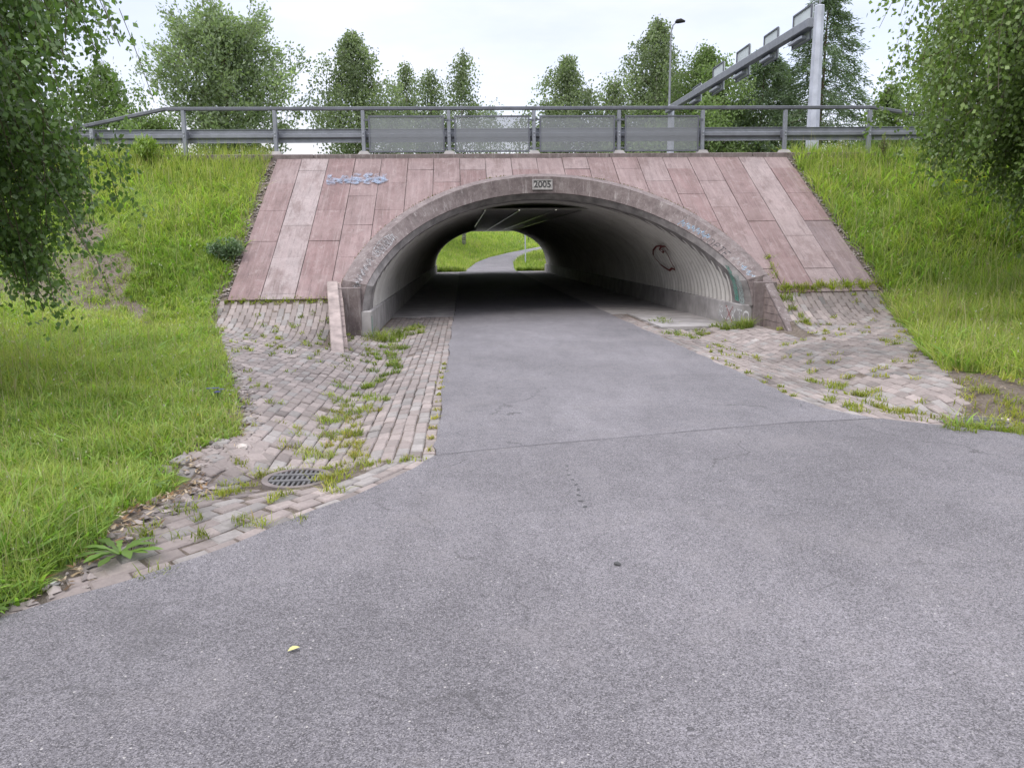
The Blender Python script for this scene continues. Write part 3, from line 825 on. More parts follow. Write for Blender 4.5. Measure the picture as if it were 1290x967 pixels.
# ------------------------------------------------------------------ graffiti (paint on the underpass)
FONT = {'O': [[(0, .1), (0, .9), (.3, 1), (.6, .9), (.6, .1), (.3, 0), (0, .1)]], 'C': [[(.6, .85), (.3, 1), (0, .8), (0, .2), (.3, 0), (.6, .2)]],
        'P': [[(0, 0), (0, 1), (.5, .95), (.55, .6), (0, .5)]], 'T': [[(.3, 0), (.3, 1)], [(0, 1), (.65, 1)]], 'E': [[(.6, 0), (0, 0), (0, 1), (.6, 1)], [(0, .5), (.45, .5)]],
        'R': [[(0, 0), (0, 1), (.5, .95), (.5, .6), (0, .5), (.6, 0)]], 'X': [[(0, 0), (.6, 1)], [(0, 1), (.6, 0)]], 'K': [[(0, 0), (0, 1)], [(.6, 1), (0, .45), (.6, 0)]],
        'L': [[(0, 1), (0, 0), (.6, 0)]], 'A': [[(0, 0), (.3, 1), (.6, 0)], [(.12, .4), (.48, .4)]], 'S': [[(.6, .9), (.2, 1), (0, .75), (.6, .35), (.4, 0), (0, .1)]],
        'U': [[(0, 1), (0, .15), (.3, 0), (.6, .15), (.6, 1)]], 'I': [[(.2, 0), (.2, 1)]], 'N': [[(0, 0), (0, 1), (.6, 0), (.6, 1)]]}
def word(txt, u0, v0, su, sv, gap=.85):
    out = []
    for i, ch in enumerate(txt):
        for st_ in FONT[ch]: out.append([(u0+(i*gap+p[0])*su, v0+p[1]*sv) for p in st_])
    return out
def paint(strokes, surf, width, mat, parent=UP, off=.006, name='graffiti'):
    V, F = [], []
    for si, st_ in enumerate(strokes):
        p = np.array(st_, float); s_ = np.concatenate([[0], np.cumsum(np.hypot(*np.diff(p, axis=0).T))])
        n = max(4, len(p)*4); q = np.linspace(0, s_[-1], n); uu = np.interp(q, s_, p[:, 0]); vv = np.interp(q, s_, p[:, 1])
        e_ = 1e-3
        P = np.array([surf(a, b) for a, b in zip(uu, vv)]); N_ = np.array([np.cross(np.subtract(surf(a+e_, b), surf(a, b)), np.subtract(surf(a, b+e_), surf(a, b))) for a, b in zip(uu, vv)])
        N_ /= np.linalg.norm(N_, axis=1)[:, None]
        N_ = np.where(((CAM-P)*N_).sum(1)[:, None] < 0, -N_, N_)
        T = np.gradient(P, axis=0); T /= np.linalg.norm(T, axis=1)[:, None]+1e-9
        Bn = np.cross(N_, T)
        w_ = width*(.75+.5*vnoise(q*3/(s_[-1]+.01)+si, 0*q, 2.0, 6))[:, None]
        b = len(V); o = off+.0006*(si % 9)
        V += list(np.stack([P+Bn*w_/2+N_*o, P-Bn*w_/2+N_*o], 1).reshape(-1, 3))
        F += [[b+2*i, b+2*i+1, b+2*i+3, b+2*i+2] for i in range(n-1)]
    return npobj(name, np.array(V), [F], mat, parent=parent)
def s_ring(u, t):      # u degrees along the arch, t 0 inner .. 1 outer, on the collar face
    th = math.radians(u); yf = yface(min(max(th, TH0), math.pi-TH0)); a = A_IN+(A_OUT-A_IN)*t; b = B_IN+(B_OUT-B_IN)*t
    return (a*math.cos(th), yf-.002, CZ+b*math.sin(th))
def s_slab(u, v): return (u, v, slab_z(v)+.012)
def s_lin(y, deg):
    th = math.radians(deg); return ((A_LI-.03)*math.cos(th), y, CZ+(B_LI-.03)*math.sin(th))
def s_foot(y, z): return (3.54, y, z)
paint([[(42-d, .1+.45*((i*7 % 5)/4)+.012*d) for i, d in enumerate(np.linspace(0, 10.5, 30))]], s_ring, .024, M['p_blue'])
paint([[(41-d, .2+.3*((i*3 % 5)/4)+.012*d) for i, d in enumerate(np.linspace(0, 8, 18))]], s_ring, .016, M['p_white'])
paint([[(u-.62*q[0]*3.6, .02+.5*q[1]) for q in st_] for u, ch in zip((33.2, 30.6, 28.4, 26.4, 24.4), 'COPTE') for st_ in FONT[ch]], s_ring, .022, M['p_black'])
paint([[(21.5-d, .1+.6*((i*5 % 7)/6)) for i, d in enumerate(np.linspace(0, 9, 34))]], s_ring, .018, M['p_white'])
paint([[(18-d, .15+.5*((i*3 % 5)/4)) for i, d in enumerate(np.linspace(0, 5, 14))]], s_ring, .022, M['p_blue'])
paint([[(12-d, .1+.6*((i*4 % 7)/6)) for i, d in enumerate(np.linspace(0, 8, 26))]], s_ring, .014, M['p_black'])
paint([[(146+d, .2+.7*((i*5 % 7)/6)) for i, d in enumerate(np.linspace(0, 10, 46))], [(151.5+5*math.cos(a), .6+.36*math.sin(a)) for a in np.linspace(0, 6.5, 24)]], s_ring, .02, M['p_white'])
paint([[(147+d, .25+.6*((i*3 % 5)/4)) for i, d in enumerate(np.linspace(0, 8, 28))]], s_ring, .012, M['p_black'])
paint([[(158+d, .35+.55*((i*3 % 7)/6)) for i, d in enumerate(np.linspace(0, 11.5, 40))]], s_ring, .02, M['p_white'])
paint([[(157+d, .4+.45*((i*4 % 7)/6)) for i, d in enumerate(np.linspace(0, 12, 26))]], s_ring, .014, M['p_black'])
paint(word('LASSU', -4.78, 3.55, .27, .36, .98), s_slab, .10, M['p_faint'], off=.02)
paint([[(-4.8, 3.6), (-4.1, 3.75), (-3.6, 3.6), (-3.5, 3.72)], [(-4.75, 3.72), (-4.2, 3.62), (-3.55, 3.8)]], s_slab, .13, M['p_faint'], off=.02)
paint([[(4.29, 32.6), (4.9, 32.0), (5.6, 29.0), (6.01, 25.4), (6.05, 22.4), (5.9, 20.2), (5.82, 18), (5.47, 16), (5.17, 14.6), (4.83, 16.4), (4.59, 15.6)],
       [(4.94, 29.1), (4.44, 32), (3.99, 32), (4.1, 29.2)], [(4.4, 29.1), (4.46, 25.8), (4.59, 21.9), (4.61, 18.7), (4.53, 16.7)], [(4.94, 29.1), (4.82, 27.4), (4.54, 28.6), (4.72, 29.7)]], s_lin, .05, M['p_red'], off=.035)
paint([[(1.55-.42*i*.86-.42*q[0], .14+.24*q[1]) for q in st_] for i, ch in enumerate('ROXTO') for st_ in FONT[ch]], s_foot, .034, flat('chalk_white_paint', (.62, .62, .62), .85, .52))
paint([[(1.12, .10), (.72, .42)], [(1.12, .42), (.72, .10)]], s_foot, .03, M['p_red2'], off=.012)
# teal and grey-green wash near the right foot of the arch
paint([[(.42, d), (.62, d+.3)] for d in np.arange(3, 21, .8)], s_lin, .035, M['p_teal'], off=.03)
paint([[(.12, d), (.38, d+.4)] for d in np.arange(2, 16, .9)], s_lin, .05, M['p_grey'], off=.03)
m_ = MB(); m_.box((-3.533, .16, .2), (.004, .05, .4)); m_.build('graffiti', M['p_teal'], UP)

# ------------------------------------------------------------------ railing along the headwall
RL = thing('bridge_railing', 'long grey steel railing with guard beam and mesh panels above the slabs', 'railing', (0, 4.75, DECK))
def rel(p): return (p[0], p[1]-4.75, p[2]-DECK)
PX = [-8.21, -6.13, -4.09, -2.08, -.06, 1.99, 4.03, 6.07, 8.18]
ZB = DECK+.10
def rbar(m_, p, q, w_, h_, **k): m_.bar(rel(p), rel(q), w_, h_, **k)
m_ = MB()
pts = [(-14.2, 4.75, 3.82), (-10.35, 4.75, 4.50), (-8.61, 4.75, 4.855), (8.22, 4.75, 4.885), (9.78, 4.75, 4.66), (14, 4.75, 3.85)]
for a, b in zip(pts[:-1], pts[1:]): rbar(m_, a, b, .10, .075, bev=.01)
m_.build('top_rail', M['galv_dark'], RL)
for i, xp in enumerate(PX+[-10.3, -12.3, 10.2, 12.2, 14.2]):
    top = 4.82 if abs(xp) < 8.3 else 4.42
    m_ = MB(); rbar(m_, (xp, 4.72, ZB-.05), (xp, 4.75, top), .085, .10, up=(0, 1, 0), bev=.008)
    po = m_.build('post', M['galv'], RL)
    if abs(xp) < 6.5:
        m_ = MB(); m_.box(rel((xp, 4.74, DECK+.13)), (.30, .26, .09), taper=.62); m_.build('post_foot', M['concrete'], po)
    m_ = MB(); m_.box(rel((xp, 4.85, 4.28)), (.10, .10, .18), bev=.01); m_.build('beam_bracket', M['galv_dark'], po)
    for zz in (4.24, 4.32):
        m_ = MB(); m_.tube([rel((xp, 4.68, zz)), rel((xp, 4.655, zz))], .014, 6); m_.build('bolt', M['galv_light'], po)
# W-profile guard beam, swept along x
prof = [(-.155, .0), (-.125, .03), (-.07, .03), (-.035, -.045), (.035, -.045), (.07, .03), (.125, .03), (.155, .0)]
xs_ = np.concatenate([np.arange(-24, 24.1, 4.0)])
V = []; 
for xx in xs_:
    for (dz, dy) in prof: V.append(rel((xx, 4.93+dy*.9, 4.285+dz+.002*xx)))
K = len(prof); F = [[i*K+k, (i+1)*K+k, (i+1)*K+k+1, i*K+k+1] for i in range(len(xs_)-1) for k in range(K-1)]
gb = npobj('guard_beam', np.array(V), [F], M['galv'], parent=RL)
mod = gb.modifiers.new('sheet', 'SOLIDIFY'); mod.thickness = .006
# mesh infill panels in the four middle bays
for a, b in zip(PX[2:6], PX[3:7]):
    x0, x1, z0, z1 = a+.16, b-.14, DECK+.17, 4.66
    y_ = 4.66
    V = [rel((x0, y_, z0)), rel((x1, y_, z0)), rel((x1, y_, z1)), rel((x0, y_, z1))]
    mp_ = npobj('mesh_panel', np.array(V), [[[0, 1, 2, 3]]], M['mesh'], parent=RL)
    m_ = MB()
    for p, q in (((x0, y_, z1+.015), (x1, y_, z1+.015)), ((x0, y_, z0-.015), (x1, y_, z0-.015))): rbar(m_, p, q, .035, .035)
    for p, q in (((x0-.015, y_, z0-.03), (x0-.015, y_, z1+.03)), ((x1+.015, y_, z0-.03), (x1+.015, y_, z1+.03))): rbar(m_, p, q, .035, .035, up=(0, 1, 0))
    m_.build('panel_frame', M['galv_dark'], mp_)
    for xx in (x0-.07, x1+.07):
        for zz in (z0+.06, z1-.06):
            m_ = MB(); m_.box(rel((xx, y_+.03, zz)), (.13, .02, .04)); m_.build('clip', M['galv_dark'], mp_)
# ------------------------------------------------------------------ overhead gantry and lamp
GN = thing('overhead_gantry', 'pale galvanised gantry carrying five sign panels across the road', 'gantry', (10.03, 12., DECK))
def grel(p): return (p[0]-10.03, p[1]-12., p[2]-DECK)
for (x, y, zt) in ((10.03, 12., 9.3), (9.64, 28.8, 9.1)):
    m_ = MB(); m_.tube([grel((x, y, 3.5)), grel((x, y, zt-.02)), grel((x, y, zt))], [.24, .165, .15], 8)
    po = m_.build('post', M['galv_light'], GN)
    m_ = MB(); m_.box(grel((x, y, DECK+.12)), (.6, .6, .06), bev=.01); m_.build('base_plate', M['galv'], po)
m_ = MB(); m_.tube([grel((10.03, 12., 9.3)), grel((10.04, 12., 9.9))], .03, 6); m_.build('mast_tip', M['galv'], GN)
m_ = MB(); m_.bar(grel((9.80, 12.0, 8.78)), grel((9.42, 28.8, 8.80)), .26, .30, bev=.02)
gbm = m_.build('beam', M['galv'], GN)
for i, (ya, yb, za, zb) in enumerate(((12.35, 13.82, 8.36, 9.45), (14.99, 16.34, 8.36, 9.42), (17.7, 19.18, 8.34, 9.5), (20.63, 22.09, 8.34, 9.5), (23.7, 25.0, 8.40, 9.2))):
    ym = (ya+yb)/2; xm = 9.80-(ym-12)*.0226+.20
    m_ = MB(); m_.box(grel((xm, ym, (za+zb)/2)), (.05, yb-ya, zb-za), bev=.008)
    sp = m_.build('sign_panel', M['sign_back'], GN)
    m_ = MB()
    for yq in (ya+.02, yb-.02): m_.box(grel((xm-.04, yq, (za+zb)/2)), (.05, .05, zb-za+.04))
    for zq in (za, zb): m_.box(grel((xm-.04, ym, zq)), (.05, yb-ya-.1, .05))
    m_.build('panel_frame', M['galv_dark'], sp)
    m_ = MB(); m_.box(grel((xm-.06, ym+.12, 8.50)), (.34, (yb-ya)*.75, .10), bev=.015); m_.build('sign_light', M['galv_light'], gbm)
SLp = thing('street_lamp', 'tall slim grey street lamp with a small dark curved head beyond the railing', 'street lamp', (10.2, 31.4, DECK))
m_ = MB(); m_.tube([(0, 0, -.2), (0, 0, 5), (0, 0, 9.3)], [.085, .07, .05], 8); m_.tube([(0, 0, 9.25), (0.02, 0, 9.8), (.10, -.05, 10.1), (.28, -.12, 10.25)], [.045, .04, .035, .03], 6); m_.build('pole', M['galv'], SLp)
m_ = MB(); m_.tube([(.2, -.1, 10.22), (.3, -.13, 10.28), (.5, -.2, 10.30), (.72, -.28, 10.24)], [.05, .12, .13, .05], 8); m_.build('lamp_head', M['black'], SLp, smooth=True)
# slim pole beside the path beyond the tunnel
PO = thing('path_marker_pole', 'slim pale pole beside the path beyond the tunnel', 'pole', (2.98, 45.75, float(height(2.98, 45.75))))
m_ = MB(); m_.tube([(0, 0, -.2), (0, 0, 2), (0, 0, 4.2)], [.055, .05, .045], 8); m_.build('shaft', M['galv_light'], PO)
m_ = MB(); m_.tube([(0, 0, -.05), (0, 0, .08)], [.10, .08], 8); m_.build('collar', M['galv'], PO)

# ------------------------------------------------------------------ drains
M['drain_rim'] = simple('dirty_drain_rim', (.13, .11, .105), .85, 0, .35, 9., .3)
def drain(name, label, x, y, r):
    z = float(height(x, y))+.02
    T = thing(name, label, 'drain', (x, y, z))
    a = np.linspace(0, 2*np.pi, 36, endpoint=False); m_ = MB()
    V = [(rr_*math.cos(t), rr_*math.sin(t), zz) for rr_, zz in ((r*1.12, -.05), (r*1.12, .018), (r*.92, .018), (r*.92, -.04)) for t in a]; n = 36
    m_.add(V, [[k*n+i, k*n+(i+1) % n, (k+1)*n+(i+1) % n, (k+1)*n+i] for k in range(3) for i in range(n)])
    m_.build('rim', M['drain_rim'], T)
    m_ = MB()
    for i in range(11):
        xx = -r*.9+(i+.5)*r*1.8/11; hl = math.sqrt(max(0, (r*.9)**2-xx**2))
        if hl > .03: m_.box((xx, 0, .005), (r*1.8/11*.5, 2*hl, .025), bev=.003)
    for yy in (-r*.32, r*.32): m_.box((0, yy, .008), (r*1.68, .045, .026))
    m_.build('grate', M['iron'], T)
    m_ = MB(); m_.tube([(0, 0, -.045), (0, 0, -.04)], r*.93, 24); m_.build('shaft', M['black'], T)
    return T
drain('storm_drain', 'round slotted grey iron drain grate between weedy paving stones', -3.06, -8.80, .225)
drain('half_buried_drain', 'round iron drain half covered with dead leaves by the tall grass', 2.92, -7.75, .21)

# ------------------------------------------------------------------ grass
def blades(P, hgt, wid, lean, bend, col, seg=2, rng=RNG):
    """P Nx3; arrays of length N; returns verts, faces (quads, tris), colours"""
    n = len(P); a = rng.uniform(0, 2*np.pi, n); dirx = np.stack([np.cos(a), np.sin(a), 0*a], 1)
    b = a+np.pi/2+rng.normal(0, .5, n); side = np.stack([np.cos(b), np.sin(b), 0*b], 1)
    t = np.linspace(0, 1, seg+1)
    rows = []
    for k in range(seg+1):
        tt = t[k]
        c = P+dirx*((lean*tt+bend*tt*tt)*hgt)[:, None]+np.array([0, 0, 1.])*(hgt*(tt-.35*bend*tt*tt))[:, None]
        if k < seg:
            w_ = wid*(1-.35*tt)
            rows.append(c-side*w_[:, None]/2); rows.append(c+side*w_[:, None]/2)
        else: rows.append(c)
    V = np.stack(rows, 1); m = V.shape[1]
    base = np.arange(n)*m
    Q = [np.stack([base+2*k, base+2*k+1, base+2*k+3, base+2*k+2], 1) for k in range(seg-1)]
    T = np.stack([base+2*(seg-1), base+2*(seg-1)+1, base+2*seg], 1)
    return V.reshape(-1, 3), Q, T, np.repeat(col, m, 0)
class Batch:
    def __init__(s): s.V = []; s.Q = []; s.T = []; s.C = []; s.n = 0
    def add(s, V, Q, T, C):
        s.V.append(V); s.C.append(C)
        s.Q += [q+s.n for q in Q]; s.T.append(T+s.n); s.n += len(V)
    def build(s, name, mat, **k):
        Fs = []
        if s.Q: Fs.append(np.concatenate(s.Q))
        if s.T: Fs.append(np.concatenate(s.T))
        return npobj(name, np.concatenate(s.V), Fs, mat, col=np.concatenate(s.C), **k)
def grass_colour(x, y, n, rng):
    a = vnoise(x, y, .45, 41); b = vnoise(x, y, 1.9, 42); d4 = vnoise(x, y, 5.5, 43); c = np.clip(.5*a+.35*b+.3*d4-.08+rng.normal(0, .2, n), 0, 1)[:, None]
    deep, fresh, yel = np.array([[.132, .202, .040]]), np.array([[.265, .350, .064]]), np.array([[.42, .44, .125]])
    col = np.where(c < .5, deep+(fresh-deep)*c*2, fresh+(yel-fresh)*(c-.5)*2)
    dry = rng.random(n)[:, None] < .03+.12*smst(vnoise(x, y, .8, 63), .55, .8)[:, None]
    col = np.where(dry, np.array([[.36, .31, .17]]), col)
    return col*rng.uniform(.8, 1.2, n)[:, None]
def grass_density(x, y):
    d = np.sqrt((x-CAM[0])**2+(y-CAM[1])**2)
    return d
def scatter(x0, x1, y0, y1, per_m2_max, fn, rng):
    n = int((x1-x0)*(y1-y0)*per_m2_max); x = rng.uniform(x0, x1, n); y = rng.uniform(y0, y1, n)
    k = rng.random(n) < np.clip(fn(x, y)/per_m2_max, 0, 1); return x[k], y[k]
def turf_mask(x, y):
    bad = inpoly(x, y, PATH_POLY) | inpoly(x, y, PAVE_L) | inpoly(x, y, PAVE_R) | (dseg(x, y, PATH_L) < .015) | (dseg(x, y, PATH_R) < .03)
    edge = .10+.16*vnoise(x, y, 1.7, 77)+.06*vnoise(x, y, 6, 78)
    sl_ = (np.abs(x) < 6.05+edge-.05) & (y > -.25) & (y < 5.3)
    lit = inpoly(x, y, LITTER_R) | ((dseg(x, y, L_EDGE[9:14])+.12*(vnoise(x, y, 5, 79)-.5) < .11) & (x < -3))
    tun = (np.abs(x) < 6.0) & (y > 0) & (y < 37)
    return ~(bad | sl_ | tun | lit)
def bare_mask(x, y):
    m = (1-smst(dseg(x, y, TRACK)+.6*(vnoise(x, y, 2.3, 9)-.5), .02, .33))*(.55+.45*smst(vnoise(x, y, 3.1, 10), .3, .55))
    m = np.maximum(m, np.where(x < 0, .6, .3)*smst(vnoise(x, y, .9, 11)*vnoise(x, y, .35, 5), .42, .52))
    return m
def dens(x, y):
    D = np.hypot(x-CAM[0], y-CAM[1])
    f = np.clip(6200*(3.6/D)**1.55, 480, 6500)
    clump = .12+1.0*vnoise(x, y, 3.2, 13)+.95*vnoise(x, y, 8.5, 14)
    f = f*clump*(1-.93*bare_mask(x, y))*turf_mask(x, y)
    z = height(x, y)
    return f*pix_margin(np.stack([x, y, z], -1), 330)
GB = Batch(); rg = np.random.default_rng(101)
for (x0, x1, y0, y1, mx) in ((-13, -3.3, -13.2, -9, 6500), (-14, -3.4, -9, -5, 3600), (-16, -3.6, -5, 5.2, 1500), (2.4, 10, -10.5, -5.3, 3200), (3.6, 15, -5.3, 5.2, 1500)):
    x, y = scatter(x0, x1, y0, y1, mx, dens, rg)
    n = len(x); z = height(x, y)-.01; D = np.hypot(x-CAM[0], y-CAM[1])
    tall = .35+.95*vnoise(x, y, .6, 51)+.7*vnoise(x, y, 2.6, 52)**1.5
    hg = (.10+.12*smst(D, 6, 14))*tall*rg.uniform(.55, 1.45, n)
    lush = (x < 0)*smst(-y, 7.5, 9.5)*vnoise(x, y, 1.1, 91); hg = np.where(x > 2, hg*1.45, hg*(1+.8*lush))*(1-.45*bare_mask(x, y))
    ed = np.minimum(dseg(x, y, L_EDGE), dseg(x, y, PATH_L)); hg *= .62+.38*smst(ed, 0, .5)
    wd = .0038*(np.maximum(D, 3)/4)**.85*rg.uniform(.7, 1.5, n)
    GB.add(*blades(np.stack([x, y, z], 1), hg, wd, rg.uniform(-.45, .6, n), rg.uniform(.1, 1.05, n), grass_colour(x, y, n, rg), 2, rg))
    # broad-leaved herbs mixed into the turf
    k = rg.random(n) < .10+.10*smst(vnoise(x, y, 1.2, 66), .5, .7)+.22*lush; xb, yb = x[k], y[k]; nb = len(xb); Db = D[k]
    if nb:
        cb = grass_colour(xb, yb, nb, rg)*np.array([[.85, 1.05, 1.0]])
        GB.add(*blades(np.stack([xb, yb, z[k]], 1), hg[k]*rg.uniform(.6, 1.0, nb), np.clip(.019*(Db/5)**.5, .014, .05)*rg.uniform(.6, 1.3, nb), rg.uniform(0, .5, nb), rg.uniform(.4, 1.2, nb), cb, 3, rg))
    # small flower heads and seed heads
    k = rg.random(n) < .012*(.3+1.4*vnoise(x, y, .7, 88)); xb, yb = x[k], y[k]; nb = len(xb)
    if nb:
        pal = np.array([[.42, .36, .36], [.50, .48, .44], [.34, .24, .20], [.40, .36, .16], [.46, .38, .04]])[rg.choice(5, nb, p=[.3, .3, .25, .1, .05])]
        GB.add(*blades(np.stack([xb, yb, z[k]+hg[k]*rg.uniform(.75, 1.15, nb)], 1), np.clip(.011*(D[k]/5)**.7, .009, .03)*rg.uniform(.8, 1.8, nb), np.clip(.009*(D[k]/5)**.8, .007, .022), rg.uniform(-.2, .2, nb), rg.uniform(0, .3, nb), pal, 2, rg))
    # seed stalks
    k = rg.random(n) < .035; xb, yb = x[k], y[k]; nb = len(xb)
    if nb:
        cb = np.tile(np.array([[.36, .33, .19]]), (nb, 1))*rg.uniform(.7, 1.2, nb)[:, None]
        GB.add(*blades(np.stack([xb, yb, z[k]], 1), hg[k]*1.9, .0026*(D[k]/4)**.9, rg.uniform(-.1, .2, nb), rg.uniform(.05, .3, nb), cb, 2, rg))
# crest of the bank at the railing: tall stems
for (x0, x1) in ((-13, -6.0), (6.1, 14)):
    x, y = scatter(x0, x1, 3.6, 5.3, 330, lambda a, b: 330*turf_mask(a, b+0*a), rg); n = len(x)
    GB.add(*blades(np.stack([x, y, height(x, y)], 1), rg.uniform(.2, .62, n), np.full(n, .010), rg.uniform(-.2, .3, n), rg.uniform(.05, .5, n), grass_colour(x, y, n, rg)*np.array([[1.05, 1., 1.1]]), 2, rg))
GB.build('grass', M['blade'], kind='stuff')
# grass on the far side
GF = Batch()
def densf(x, y): return np.where(inpoly(x, y, PATH_POLY) | (dseg(x, y, FAR_L) < .05) | (dseg(x, y, FAR_R) < .05), 0, np.clip(120*(50/(y+14))**1.5, 25, 150))
x, y = scatter(-12, 12, 37.3, 95, 150, densf, rg); n = len(x)
GF.add(*blades(np.stack([x, y, height(x, y)], 1), rg.uniform(.15, .45, n), .03*((y+14)/55)*rg.uniform(.7, 1.4, n), rg.uniform(-.2, .3, n), rg.uniform(.1, .6, n), grass_colour(x, y, n, rg)*1.05, 2, rg))
GF.build('far_grass', M['blade'], kind='stuff')

# weeds in the paving joints, along gutters and wall feet
WB = Batch(); rw_ = np.random.default_rng(55)
def tufts(pts, num, rad, hmin, hmax, tone=(1, 1, 1), wide=.006):
    for (x, y) in pts:
        n = int(num*rw_.uniform(.5, 1.4)); a = rw_.uniform(0, 6.28, n); r_ = rad*np.sqrt(rw_.random(n))*rw_.uniform(.5, 1.3)
        st = rw_.uniform(.4, 1.0); an = rw_.uniform(0, 3.14)
        dx = r_*np.cos(a); dy = r_*np.sin(a)*st; xx = x+dx*math.cos(an)-dy*math.sin(an); yy = y+dx*math.sin(an)+dy*math.cos(an)
        zz = height(xx, yy)+.012
        D = math.hypot(x-CAM[0], y-CAM[1])
        WB.add(*blades(np.stack([xx, yy, zz], 1), rw_.uniform(hmin, hmax, n), wide*(D/5)**.6*rw_.uniform(.6, 1.6, n), rw_.uniform(-.5, .8, n), rw_.uniform(.2, 1.1, n), grass_colour(xx, yy, n, rw_)*np.array([tone])*rw_.uniform(.55, .95), 2, rw_))
def along(pl, n, jit):
    p = resample(pl, n); return [(a+rw_.normal(0, jit), b+rw_.normal(0, jit)) for a, b in p]
tufts(along([(-3.05, -.6), (-3.1, -5.5), (-3.0, -8.2)], 48, .15), 50, .12, .03, .10)
tufts(along([(-2.95, -7.2), (-2.72, -8.3), (-2.75, -9.0)], 14, .13), 45, .11, .02, .075, (1.15, 1., .8))
tufts(along([(-3.4, -8.5), (-2.2, -8.47)], 14, .04), 34, .08, .02, .06, (1.1, 1., .85))
tufts(along([(-3.4, -8.25), (-3.5, -9.2), (-3.6, -10.1)], 20, .13), 42, .10, .02, .07, (1.15, 1., .8))
tufts(along([(-3.1, -5.8), (-2.8, -7.6), (-2.65, -8.8), (-3.0, -9.6), (-3.5, -10.3)], 30, .16), 36, .10, .03, .08, (1.15, 1.0, .8))
tufts(along([(-6.1, -.02), (-4.2, -.02)], 22, .02), 30, .09, .03, .10, (1.2, 1.05, .8))
tufts(along([(4.2, .05), (6.1, .12)], 24, .03), 50, .13, .06, .20, (1.15, 1.05, .8))
tufts(along([(4.25, .9), (4.22, .1), (4.3, -1.0)], 9, .06), 45, .12, .05, .18, (1.1, 1.05, .9))
tufts([(3.45, .05), (3.5, -.15), (3.3, .25), (3.55, .1), (-3.35, .05), (-3.2, -.1), (-3.45, -.2), (-3.1, .5)], 130, .17, .10, .32)
tufts(along([(-3.3, 37.3), (-2.2, 37.6)], 6, .1), 160, .4, .2, .55)
tufts(along([(1.9, 37.6), (3.4, 37.3)], 6, .1), 160, .35, .15, .45)
tufts(along([(2.4, -.6), (2.9, 1.0), (2.5, 2.5)], 9, .18), 50, .22, .04, .14)
tufts(along([(-2.9, .3), (-2.7, 1.6)], 7, .15), 60, .2, .04, .15)
tufts(along([(2.1, -6.9), (1.78, -6.3), (1.78, -3.5)], 12, .06), 26, .08, .02, .07, (1.15, 1, .8))
tufts(along([(-2.11, -8.2), (-2.1, -3.5)], 13, .012), 28, .06, .02, .06, (1.25, 1, .8))
tufts(along([(2.6, -5.0), (2.6, -6.3), (2.35, -7.2), (2.9, -7.5), (3.3, -8.2)], 22, .2), 55, .15, .03, .10, (1.15, 1, .8))
tufts(along([(2.6, -7.98), (2.95, -8.25), (3.6, -8.85), (4.5, -9.6)], 22, .05), 60, .12, .04, .13, (1.1, 1.05, .9))
pt = []
while len(pt) < 46:
    x, y = rw_.uniform(2.4, 5.2), rw_.uniform(-9.6, -5.2)
    if inpoly(x, y, LITTER_R): pt.append((x, y))
tufts(pt, 55, .16, .03, .13, (1.1, 1, .85))
pt = []
while len(pt) < 60:
    x, y = rw_.uniform(-8.8, -6.3), rw_.uniform(-2.2, 2.2)
    if dseg(np.array([x]), np.array([y]), TRACK)[0] < .7: pt.append((x, y))
tufts(pt, 40, .16, .04, .16)
pt = []
while len(pt) < 120:
    x, y = rw_.uniform(-6.2, -3.0), rw_.uniform(-8, 0)
    if inpoly(x, y, PAVE_L) and rw_.random() < .35+.65*(y > -3): pt.append((x, y))
tufts(pt, 16, .07, .02, .09, (1.1, 1, .85))
pt = []
while len(pt) < 90:
    x, y = rw_.uniform(1.9, 6.2), rw_.uniform(-7.5, .1)
    if inpoly(x, y, PAVE_R): pt.append((x, y))
tufts(pt, 24, .09, .02, .09, (1.15, 1, .85))
WB.build('weeds', M['blade'], kind='stuff')
# moss and small growth on the slab joints (on the slope itself)
MB2 = Batch()
for x in list(-np.linspace(2.3, 4.1, 9))+list(np.linspace(1.0, 4.2, 26))+[-1.2, -.9, -2.0]:
    y0 = float(ell_y(x, 4.17, 2.83))+rw_.uniform(0, .06)
    if y0 < 0 or y0 > 4.5: continue
    n = int(rw_.uniform(8, 40)); xx = x+rw_.normal(0, .07, n); yy = np.maximum(ell_y(np.clip(xx, -4.1, 4.1), 4.17, 2.83), 0)+rw_.uniform(0, .04, n)
    MB2.add(*blades(np.stack([xx, yy, slab_z(yy)-.01], 1), rw_.uniform(.01, .06, n), rw_.uniform(.008, .02, n), rw_.uniform(-.5, .5, n), rw_.uniform(.2, .9, n), np.tile([[.13, .12, .035]], (n, 1))*rw_.uniform(.5, 1.3, n)[:, None], 2, rw_))
MB2.build('moss', M['blade'], kind='stuff')
# dead leaves and twigs
LB = Batch()
pts = []
while len(pts) < 800:
    x, y = rw_.uniform(2.4, 5.2), rw_.uniform(-9.6, -5.2)
    if inpoly(x, y, LITTER_R): pts.append((x, y))
ed_ = resample(L_EDGE[9:14], 100)
while len(pts) < 1120:
    p = ed_[rw_.integers(0, 100)]; pts.append((p[0]-abs(rw_.normal(0, .10))+.03, p[1]+rw_.normal(0, .06)))
while len(pts) < 1450:
    p = resample(L_EDGE, 200)[rw_.integers(0, 200)]; pts.append((p[0]+rw_.normal(0, .09), p[1]+rw_.normal(0, .09)))
tk = resample(TRACK, 100)
while len(pts) < 2100:
    p = tk[rw_.integers(0, 100)]; pts.append((p[0]+rw_.normal(0, .25), p[1]+rw_.normal(0, .25)))
p = np.array(pts); n = len(p)
colr = np.array([[.17, .105, .055], [.25, .19, .12], [.11, .075, .05], [.33, .27, .2]])[rw_.integers(0, 4, n)]*rw_.uniform(.7, 1.2, n)[:, None]
